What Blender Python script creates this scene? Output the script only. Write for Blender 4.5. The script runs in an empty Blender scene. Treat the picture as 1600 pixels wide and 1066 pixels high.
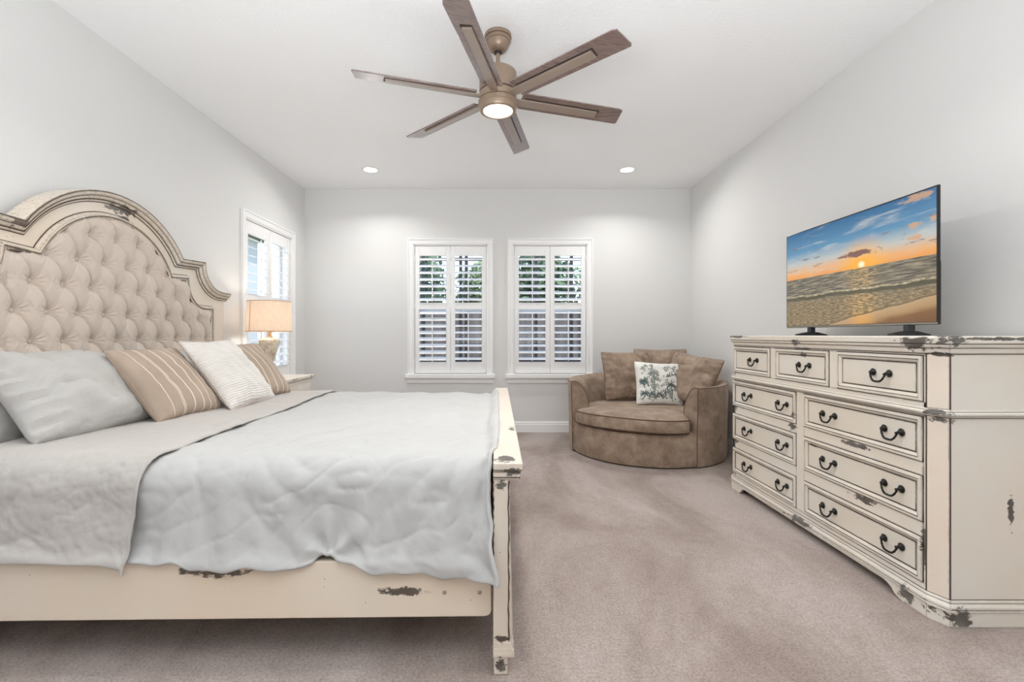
import bpy, bmesh, math, random
import numpy as np
from mathutils import Vector, Matrix, noise as mnoise

random.seed(7)
rng = np.random.default_rng(7)
PI = math.pi
SC = bpy.context.scene
COL = SC.collection

# ------------------------------------------------------------------ camera
F_PX, PX, PY, CAM_Z = 720.0, 783.0, 524.0, 1.2
cam_data = bpy.data.cameras.new('camera')
cam_data.sensor_fit = 'HORIZONTAL'
cam_data.sensor_width = 36.0
cam_data.lens = F_PX / 1600 * 36.0
cam_data.shift_x = (800 - PX) / 1600
cam_data.shift_y = (PY - 533) / 1600
cam_data.clip_start = 0.02
cam = bpy.data.objects.new('camera', cam_data)
cam.location = (0, 0, CAM_Z)
cam.rotation_euler = (PI / 2, 0, 0)
COL.objects.link(cam)
SC.camera = cam

# ------------------------------------------------------------------ world, exposure
SC.view_settings.view_transform = 'Standard'
SC.view_settings.look = 'None'
SC.view_settings.exposure = 0.29
SC.view_settings.gamma = 1.0
SC.view_settings.use_curve_mapping = False
world = bpy.data.worlds.new('sky_world')
SC.world = world
world.use_nodes = True
wt = world.node_tree
wt.nodes.clear()
w_out = wt.nodes.new('ShaderNodeOutputWorld')
w_bg = wt.nodes.new('ShaderNodeBackground')
w_sky = wt.nodes.new('ShaderNodeTexSky')
w_sky.sky_type = 'NISHITA'
w_sky.sun_disc = False
w_sky.sun_elevation = math.radians(50)
w_sky.sun_rotation = math.radians(200)
w_bg.inputs['Strength'].default_value = 0.42
wt.links.new(w_sky.outputs[0], w_bg.inputs[0])
wt.links.new(w_bg.outputs[0], w_out.inputs[0])
try:
    SC.cycles.use_denoising = True
    SC.cycles.max_bounces = 10
    SC.cycles.diffuse_bounces = 6
    SC.cycles.transparent_max_bounces = 16
    SC.cycles.sample_clamp_indirect = 6.0
except Exception:
    pass

# room numbers
XL, XR, YB, YR, ZC = -2.435, 2.344, 5.71, -1.3, 3.016


def area_light(name, loc, rot, sx, sy, power, color=(1, 1, 1), shape='RECTANGLE', spread=180):
    d = bpy.data.lights.new(name, 'AREA')
    d.shape = shape
    d.size = sx
    d.size_y = sy
    d.energy = power
    d.color = color
    d.spread = math.radians(spread)
    o = bpy.data.objects.new(name, d)
    o.location = loc
    o.rotation_euler = rot
    COL.objects.link(o)
    return o


# added fill lamp, unseen behind the camera, aimed up to bounce off the ceiling
area_light('bounce_fill', (0.0, -0.7, 1.2), (math.radians(180 - 30), 0, 0), 2.4, 0.8, 78, (0.94, 0.975, 1.0), spread=125)
sun_d = bpy.data.lights.new('sun', 'SUN')
sun_d.energy = 2.2
sun_d.angle = math.radians(0.6)
sun_o = bpy.data.objects.new('sun', sun_d)
sun_o.rotation_euler = (math.radians(38), math.radians(28), 0)
COL.objects.link(sun_o)


# ------------------------------------------------------------------ helpers
def Yx(px, X):
    """distance of a point of known X seen in image column px"""
    return X * F_PX / (px - PX)


def tag(o, label=None, cat=None, group=None, kind=None):
    if label: o['label'] = label
    if cat: o['category'] = cat
    if group: o['group'] = group
    if kind: o['kind'] = kind
    return o


def thing(name, label, cat, loc=(0, 0, 0), rotz=0.0, group=None, kind=None):
    o = bpy.data.objects.new(name, None)
    o.empty_display_size = 0.1
    o.location = loc
    o.rotation_euler = (0, 0, rotz)
    COL.objects.link(o)
    return tag(o, label, cat, group, kind)


class MB:
    """collects shapes of one mesh"""

    def __init__(self, org=(0, 0, 0)):
        self.v, self.f, self.sm = [], [], []
        self.org = Vector(org)

    def add(self, verts, faces, smooth=False):
        b = len(self.v)
        self.v.extend([tuple(p) for p in verts])
        self.f.extend([tuple(i + b for i in f) for f in faces])
        self.sm.extend([smooth] * len(faces))

    def box(self, x0, x1, y0, y1, z0, z1, M=None):
        vs = [Vector((x, y, z)) for z in (z0, z1) for y in (y0, y1) for x in (x0, x1)]
        if M is not None: vs = [M @ p for p in vs]
        self.add(vs, [(0, 2, 3, 1), (4, 5, 7, 6), (0, 1, 5, 4), (2, 6, 7, 3), (0, 4, 6, 2), (1, 3, 7, 5)])

    def prism(self, pts, fn, smooth=False):
        """pts 2D outline, fn(p, k) -> 3D for k = 0, 1"""
        n = len(pts)
        vs = [fn(p, 0) for p in pts] + [fn(p, 1) for p in pts]
        fs = [tuple(range(n))[::-1], tuple(range(n, 2 * n))]
        fs += [(i, (i + 1) % n, (i + 1) % n + n, i + n) for i in range(n)]
        self.add(vs, fs, smooth)

    def lathe(self, prof, M=None, n=32, smooth=True):
        """prof list of (r, z), spun around z"""
        vs, fs = [], []
        m = len(prof)
        for i in range(n):
            a = 2 * PI * i / n
            for r, z in prof:
                p = Vector((r * math.cos(a), r * math.sin(a), z))
                vs.append(M @ p if M is not None else p)
        for i in range(n):
            j = (i + 1) % n
            for k in range(m - 1):
                fs.append((i * m + k, j * m + k, j * m + k + 1, i * m + k + 1))
        if prof[0][0] > 1e-6: fs.append(tuple(i * m for i in range(n))[::-1])
        if prof[-1][0] > 1e-6: fs.append(tuple(i * m + m - 1 for i in range(n)))
        self.add(vs, fs, smooth)

    def tube(self, path, r, n=8, closed=False, smooth=True):
        path = [Vector(p) for p in path]
        m = len(path)
        rr = r if isinstance(r, (list, tuple)) else [r] * m
        vs, fs = [], []
        up = None
        for i, p in enumerate(path):
            if closed:
                t = path[(i + 1) % m] - path[i - 1]
            else:
                t = path[min(i + 1, m - 1)] - path[max(i - 1, 0)]
            t.normalize()
            if up is None:
                up = Vector((0, 0, 1)) if abs(t.z) < 0.9 else Vector((1, 0, 0))
            a = t.cross(up).normalized()
            b = a.cross(t).normalized()
            up = b
            for k in range(n):
                an = 2 * PI * k / n
                vs.append(p + (a * math.cos(an) + b * math.sin(an)) * rr[i])
        for i in range(m if closed else m - 1):
            j = (i + 1) % m
            for k in range(n):
                l = (k + 1) % n
                fs.append((i * n + k, i * n + l, j * n + l, j * n + k))
        if not closed:
            fs.append(tuple(range(n))[::-1])
            fs.append(tuple((m - 1) * n + k for k in range(n)))
        self.add(vs, fs, smooth)

    def sweep(self, path, prof, fn, closed=False, smooth=False):
        """moulding: path 2D polyline, prof list of (outward offset, depth); mitred corners;
        fn(p2d, depth) -> 3D.  outward = right hand normal of the path"""
        m, k = len(path), len(prof)
        P = [Vector((p[0], p[1])) for p in path]
        vs, fs = [], []
        for i in range(m):
            def nrm(a, b):
                d = (b - a).normalized()
                return Vector((d.y, -d.x))
            if closed or 0 < i < m - 1:
                n0, n1 = nrm(P[i - 1], P[i]), nrm(P[i], P[(i + 1) % m])
                d = n0 + n1
                nn = d / max(0.35, (1 + n0.dot(n1)))
            elif i == 0:
                nn = nrm(P[0], P[1])
            else:
                nn = nrm(P[-2], P[-1])
            for o, dep in prof:
                vs.append(fn(P[i] + nn * o, dep))
        for i in range(m if closed else m - 1):
            j = (i + 1) % m
            for q in range(k):
                r = (q + 1) % k
                fs.append((i * k + q, j * k + q, j * k + r, i * k + r))
        if not closed:
            fs.append(tuple(range(k)))
            fs.append(tuple((m - 1) * k + q for q in range(k))[::-1])
        self.add(vs, fs, smooth)

    def grid(self, P, smooth=True, wrap_u=False, wrap_v=False):
        """P[i][j] points"""
        n, m = len(P), len(P[0])
        vs = [p for row in P for p in row]
        fs = []
        for i in range(n if wrap_u else n - 1):
            for j in range(m if wrap_v else m - 1):
                a, b = (i + 1) % n, (j + 1) % m
                fs.append((i * m + j, a * m + j, a * m + b, i * m + b))
        self.add(vs, fs, smooth)

    def build(self, name, mat, parent=None, bevel=0.0, seg=2, subsurf=0, solid=0.0, weld=False, recalc=True, auto=None):
        me = bpy.data.meshes.new(name)
        o = self.org
        me.from_pydata([(p[0] - o[0], p[1] - o[1], p[2] - o[2]) for p in self.v], [], self.f)
        me.polygons.foreach_set('use_smooth', self.sm)
        bm = bmesh.new()
        bm.from_mesh(me)
        if weld: bmesh.ops.remove_doubles(bm, verts=bm.verts, dist=1e-5)
        if recalc: bmesh.ops.recalc_face_normals(bm, faces=bm.faces)
        bm.to_mesh(me)
        bm.free()
        me.update()
        if any(self.sm): me.set_sharp_from_angle(angle=math.radians(auto or 38))
        ob = bpy.data.objects.new(name, me)
        me.materials.append(mat)
        COL.objects.link(ob)
        if parent is not None: ob.parent = parent
        else: ob.location = o
        if solid:
            s = ob.modifiers.new('solid', 'SOLIDIFY'); s.thickness = solid; s.offset = 0
        if bevel:
            b = ob.modifiers.new('bevel', 'BEVEL')
            b.width = bevel; b.segments = seg; b.limit_method = 'ANGLE'; b.angle_limit = math.radians(40)
            b.harden_normals = False
        if subsurf:
            s = ob.modifiers.new('sub', 'SUBSURF'); s.levels = subsurf; s.render_levels = subsurf
        return ob


def rot_m(loc, rz=0, rx=0, ry=0):
    return Matrix.Translation(loc) @ Matrix.Rotation(rz, 4, 'Z') @ Matrix.Rotation(ry, 4, 'Y') @ Matrix.Rotation(rx, 4, 'X')


def arc(cx, cy, r, a0, a1, n):
    return [(cx + r * math.cos(a0 + (a1 - a0) * i / n), cy + r * math.sin(a0 + (a1 - a0) * i / n)) for i in range(n + 1)]


def srgb(r, g, b):
    f = lambda c: (c / 255 / 12.92) if c / 255 <= 0.04045 else ((c / 255 + 0.055) / 1.055) ** 2.4
    return (f(r), f(g), f(b), 1)


# ------------------------------------------------------------------ materials
class NT:
    def __init__(self, name):
        self.m = bpy.data.materials.new(name)
        self.m.use_nodes = True
        self.t = self.m.node_tree
        self.t.nodes.clear()
        self.out = self.n('ShaderNodeOutputMaterial')
        self.b = self.n('ShaderNodeBsdfPrincipled')
        self.t.links.new(self.b.outputs[0], self.out.inputs[0])

    def n(self, typ, **kw):
        nd = self.t.nodes.new(typ)
        for k, v in kw.items(): setattr(nd, k, v)
        return nd

    def l(self, a, b):
        self.t.links.new(a, b)

    def set(self, **kw):
        for k, v in kw.items():
            self.b.inputs[k.replace('_', ' ')].default_value = v

    def coord(self, scale=(1, 1, 1), kind='Object', loc=(0, 0, 0), rot=(0, 0, 0)):
        tc = self.n('ShaderNodeTexCoord')
        mp = self.n('ShaderNodeMapping')
        mp.inputs['Scale'].default_value = scale
        mp.inputs['Location'].default_value = loc
        mp.inputs['Rotation'].default_value = rot
        self.l(tc.outputs[kind], mp.inputs[0])
        return mp.outputs[0]

    def noise(self, co, scale, detail=4, rough=0.55, dist=0.0):
        nd = self.n('ShaderNodeTexNoise')
        nd.inputs['Scale'].default_value = scale
        nd.inputs['Detail'].default_value = detail
        nd.inputs['Roughness'].default_value = rough
        nd.inputs['Distortion'].default_value = dist
        self.l(co, nd.inputs['Vector'])
        return nd.outputs[0]

    def ramp(self, fac, stops, interp='LINEAR'):
        nd = self.n('ShaderNodeValToRGB')
        cr = nd.color_ramp
        cr.interpolation = interp
        while len(cr.elements) < len(stops): cr.elements.new(0.5)
        for e, (p, c) in zip(cr.elements, stops):
            e.position = p
            e.color = c if len(c) == 4 else (*c, 1)
        self.l(fac, nd.inputs[0])
        return nd.outputs[0]

    def math(self, op, a, b=None, c=None, clamp=False):
        nd = self.n('ShaderNodeMath', operation=op, use_clamp=clamp)
        for i, x in enumerate((a, b, c)):
            if x is None: continue
            if isinstance(x, (int, float)): nd.inputs[i].default_value = x
            else: self.l(x, nd.inputs[i])
        return nd.outputs[0]

    def smooth(self, x, lo, hi):
        nd = self.n('ShaderNodeMapRange', interpolation_type='SMOOTHSTEP')
        self.l(x, nd.inputs[0])
        nd.inputs[1].default_value = lo
        nd.inputs[2].default_value = hi
        return nd.outputs[0]

    def mix(self, fac, a, b):
        nd = self.n('ShaderNodeMix', data_type='RGBA')
        for s, x in ((nd.inputs[0], fac), (nd.inputs[6], a), (nd.inputs[7], b)):
            if isinstance(x, (int, float)): s.default_value = x
            elif isinstance(x, tuple): s.default_value = x
            else: self.l(x, s)
        return nd.outputs[2]

    def bump(self, h, strength=0.3, dist=0.01, normal=None):
        nd = self.n('ShaderNodeBump')
        nd.inputs['Strength'].default_value = strength
        nd.inputs['Distance'].default_value = dist
        self.l(h, nd.inputs['Height'])
        if normal is not None: self.l(normal, nd.inputs['Normal'])
        self.l(nd.outputs[0], self.b.inputs['Normal'])
        return nd.outputs[0]

    def color(self, c):
        self.l(c, self.b.inputs['Base Color'])


def plain(name, col, rough=0.5, metal=0.0, spec=0.5):
    t = NT(name)
    t.set(Base_Color=col, Roughness=rough, Metallic=metal)
    t.b.inputs['Specular IOR Level'].default_value = spec
    return t.m


def emit(name, col, strength):
    t = NT(name)
    t.set(Base_Color=(0.9, 0.9, 0.9, 1), Roughness=0.4)
    t.b.inputs['Emission Color'].default_value = col
    t.b.inputs['Emission Strength'].default_value = strength
    return t.m


def m_wall(name, col, scale=60, bs=0.08):
    t = NT(name)
    co = t.coord(kind='Object')
    t.set(Base_Color=col, Roughness=0.75)
    t.b.inputs['Specular IOR Level'].default_value = 0.25
    h = t.noise(co, scale, 3, 0.6)
    t.bump(h, bs, 0.01)
    return t.m


def m_carpet():
    t = NT('carpet')
    co = t.coord()
    big = t.noise(t.coord((1.0, 0.5, 1), rot=(0, 0, 0.35)), 1.5, 5, 0.62, 0.5)
    mid = t.noise(co, 20, 4, 0.65)
    grain = t.noise(co, 95, 3, 0.75)
    fine = t.noise(co, 240, 2, 0.7)
    c1 = t.ramp(big, [(0.36, srgb(146, 131, 124)), (0.46, srgb(160, 146, 139)), (0.53, srgb(170, 157, 150)), (0.62, srgb(180, 168, 162))])
    g = t.math('ADD', t.math('MULTIPLY', grain, 0.6), t.math('ADD', t.math('MULTIPLY', fine, 0.25), t.math('MULTIPLY', mid, 0.15)))
    c2 = t.ramp(g, [(0.36, (0.60, 0.585, 0.57, 1)), (0.50, (1.0, 1.0, 1.0, 1)), (0.62, (1.30, 1.30, 1.30, 1))])
    mx = t.n('ShaderNodeMix', data_type='RGBA', blend_type='MULTIPLY')
    mx.inputs[0].default_value = 0.9
    t.l(c1, mx.inputs[6]); t.l(c2, mx.inputs[7])
    t.color(mx.outputs[2])
    t.set(Roughness=1.0)
    t.b.inputs['Specular IOR Level'].default_value = 0.05
    t.b.inputs['Sheen Weight'].default_value = 0.2
    t.bump(g, 0.5, 0.012)
    return t.m


def m_cloth(name, col, wr=0.25, scale=6.0, weave=260, rough=0.9, sheen=0.15, dist=0.02, var=0.05):
    t = NT(name)
    co = t.coord()
    n1 = t.noise(t.coord((1.0, 1.7, 1.0), rot=(0.2, 0.3, 0.6)), scale, 4, 0.55, 0.9)
    n2 = t.noise(co, weave, 2, 0.5)
    v = t.noise(co, 3.0, 3, 0.5)
    lo = tuple(c * (1 - var) for c in col[:3]) + (1,)
    hi = tuple(min(1, c * (1 + var)) for c in col[:3]) + (1,)
    t.color(t.ramp(v, [(0.3, lo), (0.7, hi)]))
    t.set(Roughness=rough)
    t.b.inputs['Specular IOR Level'].default_value = 0.15
    t.b.inputs['Sheen Weight'].default_value = sheen
    h = t.math('ADD', n1, t.math('MULTIPLY', n2, 0.03))
    t.bump(h, wr, dist)
    return t.m


def m_suede(name, dark, light):
    t = NT(name)
    co = t.coord()
    n = t.noise(co, 7.5, 5, 0.66, 0.25)
    f = t.noise(co, 260, 2)
    c = t.ramp(n, [(0.34, dark), (0.52, tuple((a + b) / 2 for a, b in zip(dark, light))), (0.68, light)])
    t.color(c)
    t.set(Roughness=0.95)
    t.b.inputs['Specular IOR Level'].default_value = 0.1
    t.b.inputs['Sheen Weight'].default_value = 0.35
    t.b.inputs['Sheen Roughness'].default_value = 0.4
    t.b.inputs['Sheen Tint'].default_value = (0.8, 0.72, 0.65, 1)
    t.bump(t.math('ADD', n, t.math('MULTIPLY', f, 0.15)), 0.15, 0.01)
    return t.m


def m_paint(name, base, wear=(0.55, 0.75), patches=(), tint=None, edge=0.007, dark=None, streak=False):
    """cream paint rubbed through at the edges, with chipped places: patches (x, y, z, rx, ry, rz, kind) in object space"""
    t = NT(name)
    co = t.coord()
    n = t.noise(co, 2.6, 4, 0.55)
    tint = tint or tuple(c * k for c, k in zip(base, (1.0, 0.95, 0.895))) + (1,)
    c = t.ramp(n, [(0.36, base), (0.66, tint)])
    fine = t.noise(co, 55, 4, 0.65)
    coarse = t.noise(co, 9, 4, 0.6)
    # small specks and worm holes
    vor = t.n('ShaderNodeTexVoronoi')
    vor.inputs['Scale'].default_value = 17
    t.l(co, vor.inputs['Vector'])
    speck = t.math('LESS_THAN', vor.outputs['Distance'], 0.045)
    speck = t.math('MULTIPLY', speck, t.math('GREATER_THAN', coarse, 0.52))
    c = t.mix(t.math('MULTIPLY', speck, 0.55), c, srgb(120, 100, 84))
    dk = t.ramp(coarse, [(0.4, srgb(62, 52, 46)), (0.6, dark or srgb(98, 96, 92))])
    # worn edges
    bv = t.n('ShaderNodeBevel', samples=4)
    bv.inputs['Radius'].default_value = edge
    ge = t.n('ShaderNodeNewGeometry')
    dp = t.n('ShaderNodeVectorMath', operation='DOT_PRODUCT')
    t.l(bv.outputs[0], dp.inputs[0]); t.l(ge.outputs['Normal'], dp.inputs[1])
    em = t.smooth(t.math('SUBTRACT', 1.0, dp.outputs['Value']), 0.03, 0.16)
    wn = t.smooth(t.math('ADD', t.math('MULTIPLY', coarse, 0.7), t.math('MULTIPLY', fine, 0.3)), wear[0] - 0.06, wear[1] - 0.06)
    mask = t.math('MULTIPLY', em, wn)
    # rubbed streaks along the length
    sn = t.noise(t.coord((1.4, 1.4, 6.0) if not streak else (2, 3.0, 3.0)), 7 if not streak else 26, 5, 0.7, 0.3)
    lo_ = 0.66 if not streak else 0.50
    mask = t.math('MAXIMUM', mask, t.math('MULTIPLY', t.smooth(sn, lo_, lo_ + 0.14), 0.35 if not streak else 0.42))
    for (x, y, z, rx, ry, rz) in patches:
        mp = t.coord((1 / rx, 1 / ry, 1 / rz), loc=(-x / rx, -y / ry, -z / rz))
        ln = t.n('ShaderNodeVectorMath', operation='LENGTH')
        t.l(mp, ln.inputs[0])
        sm = max(rx, ry, rz)
        nn = t.noise(t.coord((1.0, 1.0, 1.8)), 0.9 / sm + 14, 5, 0.7)
        d = t.math('ADD', ln.outputs['Value'], t.math('MULTIPLY', t.math('SUBTRACT', nn, 0.5), 3.2))
        pm = t.math('SUBTRACT', 1.0, t.smooth(d, 0.62, 0.9))
        mask = t.math('MAXIMUM', mask, pm)
    c = t.mix(t.math('MULTIPLY', mask, 0.92), c, dk)
    t.color(c)
    t.set(Roughness=0.42)
    t.b.inputs['Specular IOR Level'].default_value = 0.4
    h = t.math('SUBTRACT', t.math('MULTIPLY', fine, 0.12), mask)
    t.bump(h, 0.25, 0.002)
    return t.m


M = {}
M['wall'] = m_wall('wall_paint', srgb(226, 226, 225), 70, 0.06)
M['ceiling'] = m_wall('ceiling_paint', srgb(247, 248, 249), 55, 0.3)
M['trim'] = plain('white_trim', srgb(246, 246, 246), 0.35)
M['louver'] = plain('white_louver', srgb(250, 250, 250), 0.4)
M['carpet'] = m_carpet()
CREAM = srgb(231, 225, 215)
M['glaze'] = plain('brown_glaze_gap', srgb(78, 65, 56), 0.7)  # glaze brown, also painted into the drawer gaps as shade
M['black_metal'] = plain('antique_black_metal', srgb(42, 40, 37), 0.38, 0.6)
M['fan_metal'] = plain('taupe_fan_metal', srgb(146, 126, 108), 0.38, 0.3)
M['dark_gap'] = plain('dark_gap', srgb(48, 40, 36), 0.7)
M['tv_black'] = plain('black_plastic', srgb(20, 20, 22), 0.3)
M['tv_foot'] = plain('charcoal_plastic', srgb(38, 40, 46), 0.35)
M['white_plastic'] = plain('white_plastic', srgb(235, 235, 232), 0.4)
M['bulb'] = emit('lamp_diffuser', (1.0, 0.86, 0.66, 1), 6.0)
M['can'] = emit('can_lens', (1.0, 0.97, 0.93, 1), 9.0)
M['bronze'] = plain('dark_bronze', srgb(38, 36, 34), 0.5)


def m_glass():
    t = NT('window_glass')
    tr = t.n('ShaderNodeBsdfTransparent')
    gl = t.n('ShaderNodeBsdfGlossy')
    gl.inputs['Roughness'].default_value = 0.02
    lw = t.n('ShaderNodeLayerWeight')
    fac = t.math("ADD", 0.012, t.math('MULTIPLY', t.math('POWER', lw.outputs['Facing'], 4.0), 0.5))
    mx = t.n('ShaderNodeMixShader')
    t.l(fac, mx.inputs[0]); t.l(tr.outputs[0], mx.inputs[1]); t.l(gl.outputs[0], mx.inputs[2])
    t.l(mx.outputs[0], t.out.inputs[0])
    return t.m


M['glass'] = m_glass()


# ------------------------------------------------------------------ room shell
def structure(name, mb, mat, parent=None, **kw):
    o = mb.build(name, mat, parent, **kw)
    o['kind'] = 'structure'
    return o


WT = 0.16
WZ0, WZ1 = 0.722, 2.325          # window openings
WINS = [(-1.085, -0.170), (0.150, 1.065)]   # on the back wall (X)
WLY = (4.375, 5.335)             # on the left wall (Y)

mb = MB(); mb.box(XL - WT, XR + WT, YR - WT, YB + WT, -0.12, 0.0); structure('floor', mb, M['carpet'])
mb = MB(); mb.box(XL - WT, XR + WT, YR - WT, YB + WT, ZC, ZC + 0.12); structure('ceiling', mb, M['ceiling'])
mb = MB()
xs = [XL - WT, WINS[0][0], WINS[0][1], WINS[1][0], WINS[1][1], XR + WT]
for i in range(5):
    if i % 2 == 0: mb.box(xs[i], xs[i + 1], YB, YB + WT, 0, ZC)
    else:
        mb.box(xs[i], xs[i + 1], YB, YB + WT, 0, WZ0); mb.box(xs[i], xs[i + 1], YB, YB + WT, WZ1, ZC)
structure('wall_back', mb, M['wall'], weld=False)
mb = MB()
mb.box(XL - WT, XL, YR - WT, WLY[0], 0, ZC); mb.box(XL - WT, XL, WLY[1], YB, 0, ZC)
mb.box(XL - WT, XL, WLY[0], WLY[1], 0, WZ0); mb.box(XL - WT, XL, WLY[0], WLY[1], WZ1, ZC)
structure('wall_left', mb, M['wall'])
mb = MB(); mb.box(XR, XR + WT, YR - WT, YB, 0, ZC); structure('wall_right', mb, M['wall'])
mb = MB()
mb.box(XL, XR, YR - WT, YR, 0, ZC)
structure('wall_rear', mb, M['wall'])

# baseboards: profile (out from the wall, z)
BP = [(0, 0), (0.016, 0), (0.016, 0.095), (0.011, 0.1), (0.011, 0.118), (0.006, 0.124), (0.006, 0.131), (0, 0.134)]
mb = MB(); mb.prism(BP, lambda p, k: Vector((XL if k == 0 else XR, YB - p[0], p[1]))); structure('baseboard_back', mb, M['trim'])
mb = MB(); mb.prism(BP, lambda p, k: Vector((XL + p[0], YR if k == 0 else YB - 0.016, p[1]))); structure('baseboard_left', mb, M['trim'])
mb = MB(); mb.prism(BP, lambda p, k: Vector((XR - p[0], YR if k == 0 else YB - 0.016, p[1]))); structure('baseboard_right', mb, M['trim'])


# ------------------------------------------------------------------ windows with shutters
def window(no, fn, w, label, tilt):
    """fn(u, d, z) -> world; u along the wall 0..w, d into the room (negative = outwards)"""
    root = bpy.data.objects.new('window_%d' % no, None)
    COL.objects.link(root)
    root['kind'] = 'structure'
    base = fn(w / 2, 0, WZ0)
    root.location = base
    B = lambda: MB(base)

    def fbox(mb, u0, u1, d0, d1, z0, z1):
        c = [fn(u, d, z) for z in (z0, z1) for d in (d0, d1) for u in (u0, u1)]
        mb.add(c, [(0, 2, 3, 1), (4, 5, 7, 6), (0, 1, 5, 4), (2, 6, 7, 3), (0, 4, 6, 2), (1, 3, 7, 5)])
    # casing: stepped moulding around the opening on the wall
    cas = B()
    cw = 0.068
    path = [(0, WZ0 - 0.01), (0, WZ1), (w, WZ1), (w, WZ0 - 0.01)]
    prof = [(0.0, 0.0), (0.0, 0.014), (-0.012, 0.018), (-0.02, 0.014), (-0.05, 0.018), (-0.056, 0.026), (-cw, 0.026), (-cw, 0.0)]
    cas.sweep(path, prof, lambda p, d: fn(p[0], d, p[1]))
    # jamb lining of the opening
    for (a, b_, c, d) in ((0, 0.012, WZ0, WZ1), (w - 0.012, w, WZ0, WZ1)):
        fbox(cas, a, b_, -0.15, 0.006, c, d)
    fbox(cas, 0, w, -0.15, 0.006, WZ1 - 0.012, WZ1)
    structure('window_frame', cas, M['trim'], root)
    sl = B()
    fbox(sl, -cw - 0.028, w + cw + 0.028, -0.15, 0.062, WZ0 - 0.052, WZ0)
    sl_o = structure('window_sill', sl, M['trim'], root, bevel=0.008, seg=3)
    ap = B()
    aprof = [(0.0, -0.052), (0.036, -0.052), (0.034, -0.066), (0.024, -0.078), (0.022, -0.108), (0.016, -0.116), (0.0, -0.116)]
    u0, u1 = -cw - 0.006, w + cw + 0.006
    ap.prism(aprof, lambda p, k: fn(u0 if k == 0 else u1, p[0], WZ0 + p[1]))
    structure('apron', ap, M['trim'], root)
    # outer sash and glass
    sa = B()
    for (a, b_) in ((0.012, 0.055), (w - 0.055, w - 0.012)): fbox(sa, a, b_, -0.145, -0.105, WZ0, WZ1 - 0.012)
    for (a, b_) in ((WZ0, WZ0 + 0.05), (1.50, 1.55), (WZ1 - 0.06, WZ1 - 0.012)): fbox(sa, 0.012, w - 0.012, -0.145, -0.105, a, b_)
    structure('window_sash', sa, M['trim'], root)
    g = B()
    fbox(g, 0.05, w - 0.05, -0.127, -0.123, WZ0 + 0.04, WZ1 - 0.05)
    structure('glass_pane', g, M['glass'], root)

    # shutters
    sh = thing('window_shutter', label, 'shutter', base, 0, 'plantation shutters on the bedroom windows')
    g0 = 0.016
    mid = w / 2
    for pi, (a, b_) in enumerate(((g0, mid - 0.002), (mid + 0.002, w - g0))):
        p = B()
        st = 0.054
        d0, d1 = -0.036, -0.006
        zt, zb = WZ1 - 0.016, WZ0 + 0.004
        fbox(p, a, a + st, d0, d1, zb, zt)
        fbox(p, b_ - st, b_, d0, d1, zb, zt)
        rails = [(zb, 0.868), (1.522, 1.604), (2.187, zt)]
        for (r0, r1) in rails: fbox(p, a + st, b_ - st, d0, d1, r0, r1)
        po = p.build('shutter_panel', M['trim'], sh, bevel=0.003)
        for bi, (z0, z1, nl) in enumerate(((0.868, 1.522, 8), (1.604, 2.187, 7))):
            ang = tilt[pi * 2 + bi]
            lb = B()
            pitch = (z1 - z0) / nl
            lw, th = 0.089, 0.0105
            for k in range(nl):
                zc = z0 + pitch * (k + 0.5)
                ell = [(lw / 2 * math.cos(q) , th / 2 * math.sin(q)) for q in [2 * PI * i / 14 for i in range(14)]]
                pts = [(x * math.cos(ang) - y * math.sin(ang), x * math.sin(ang) + y * math.cos(ang)) for x, y in ell]
                lb.prism(pts, lambda q, kk, zc=zc: fn((a + st + 0.002) if kk == 0 else (b_ - st - 0.002), -0.021 + q[0], zc + q[1]))
            lb.build('louver_bank', M['louver'], po)
            tr = B()
            ux = (a + b_) / 2
            dz = 0.045 * math.sin(ang)
            do = -0.021 + 0.045 * math.cos(ang) + 0.006
            fbox(tr, ux - 0.0055, ux + 0.0055, do - 0.004, do + 0.005, z0 + 0.03 + dz, z1 - 0.02 + dz)
            tr.build('tilt_rod', M['louver'], po, bevel=0.002)
        uh = a if pi == 0 else b_
        for zz in (zb + 0.15, 1.56, zt - 0.15):
            hg = B()
            fbox(hg, uh - 0.006, uh + 0.006, -0.008, 0.001, zz - 0.032, zz + 0.032)
            hg.build('hinge', M['white_plastic'], po, bevel=0.001)
    return root


window(1, lambda u, d, z: Vector((WINS[0][0] + u, YB - d, z)), WINS[0][1] - WINS[0][0],
       'white plantation shutters on the back wall window beyond the foot of the bed', [-0.50, -0.50, -0.28, -0.42])
window(2, lambda u, d, z: Vector((WINS[1][0] + u, YB - d, z)), WINS[1][1] - WINS[1][0],
       'white plantation shutters on the back wall window beside the brown round chair', [-0.30, -0.48, -0.28, -0.48])
window(3, lambda u, d, z: Vector((XL + d, WLY[0] + u, z)), WLY[1] - WLY[0],
       'white plantation shutters on the side wall window behind the table lamp', [-0.25, -0.32, -0.25, -0.32])

# ------------------------------------------------------------------ outside
mb = MB(); mb.box(-30, 30, YB + WT, 45, -0.3, -0.15); mb.box(-30, XL - WT, -5, YB + WT, -0.3, -0.15)
t = NT('lawn'); co = t.coord(); t.color(t.ramp(t.noise(co, 3, 4), [(0.35, srgb(92, 104, 72)), (0.65, srgb(128, 136, 104))])); t.set(Roughness=1.0)
structure('ground', mb, t.m)

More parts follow.
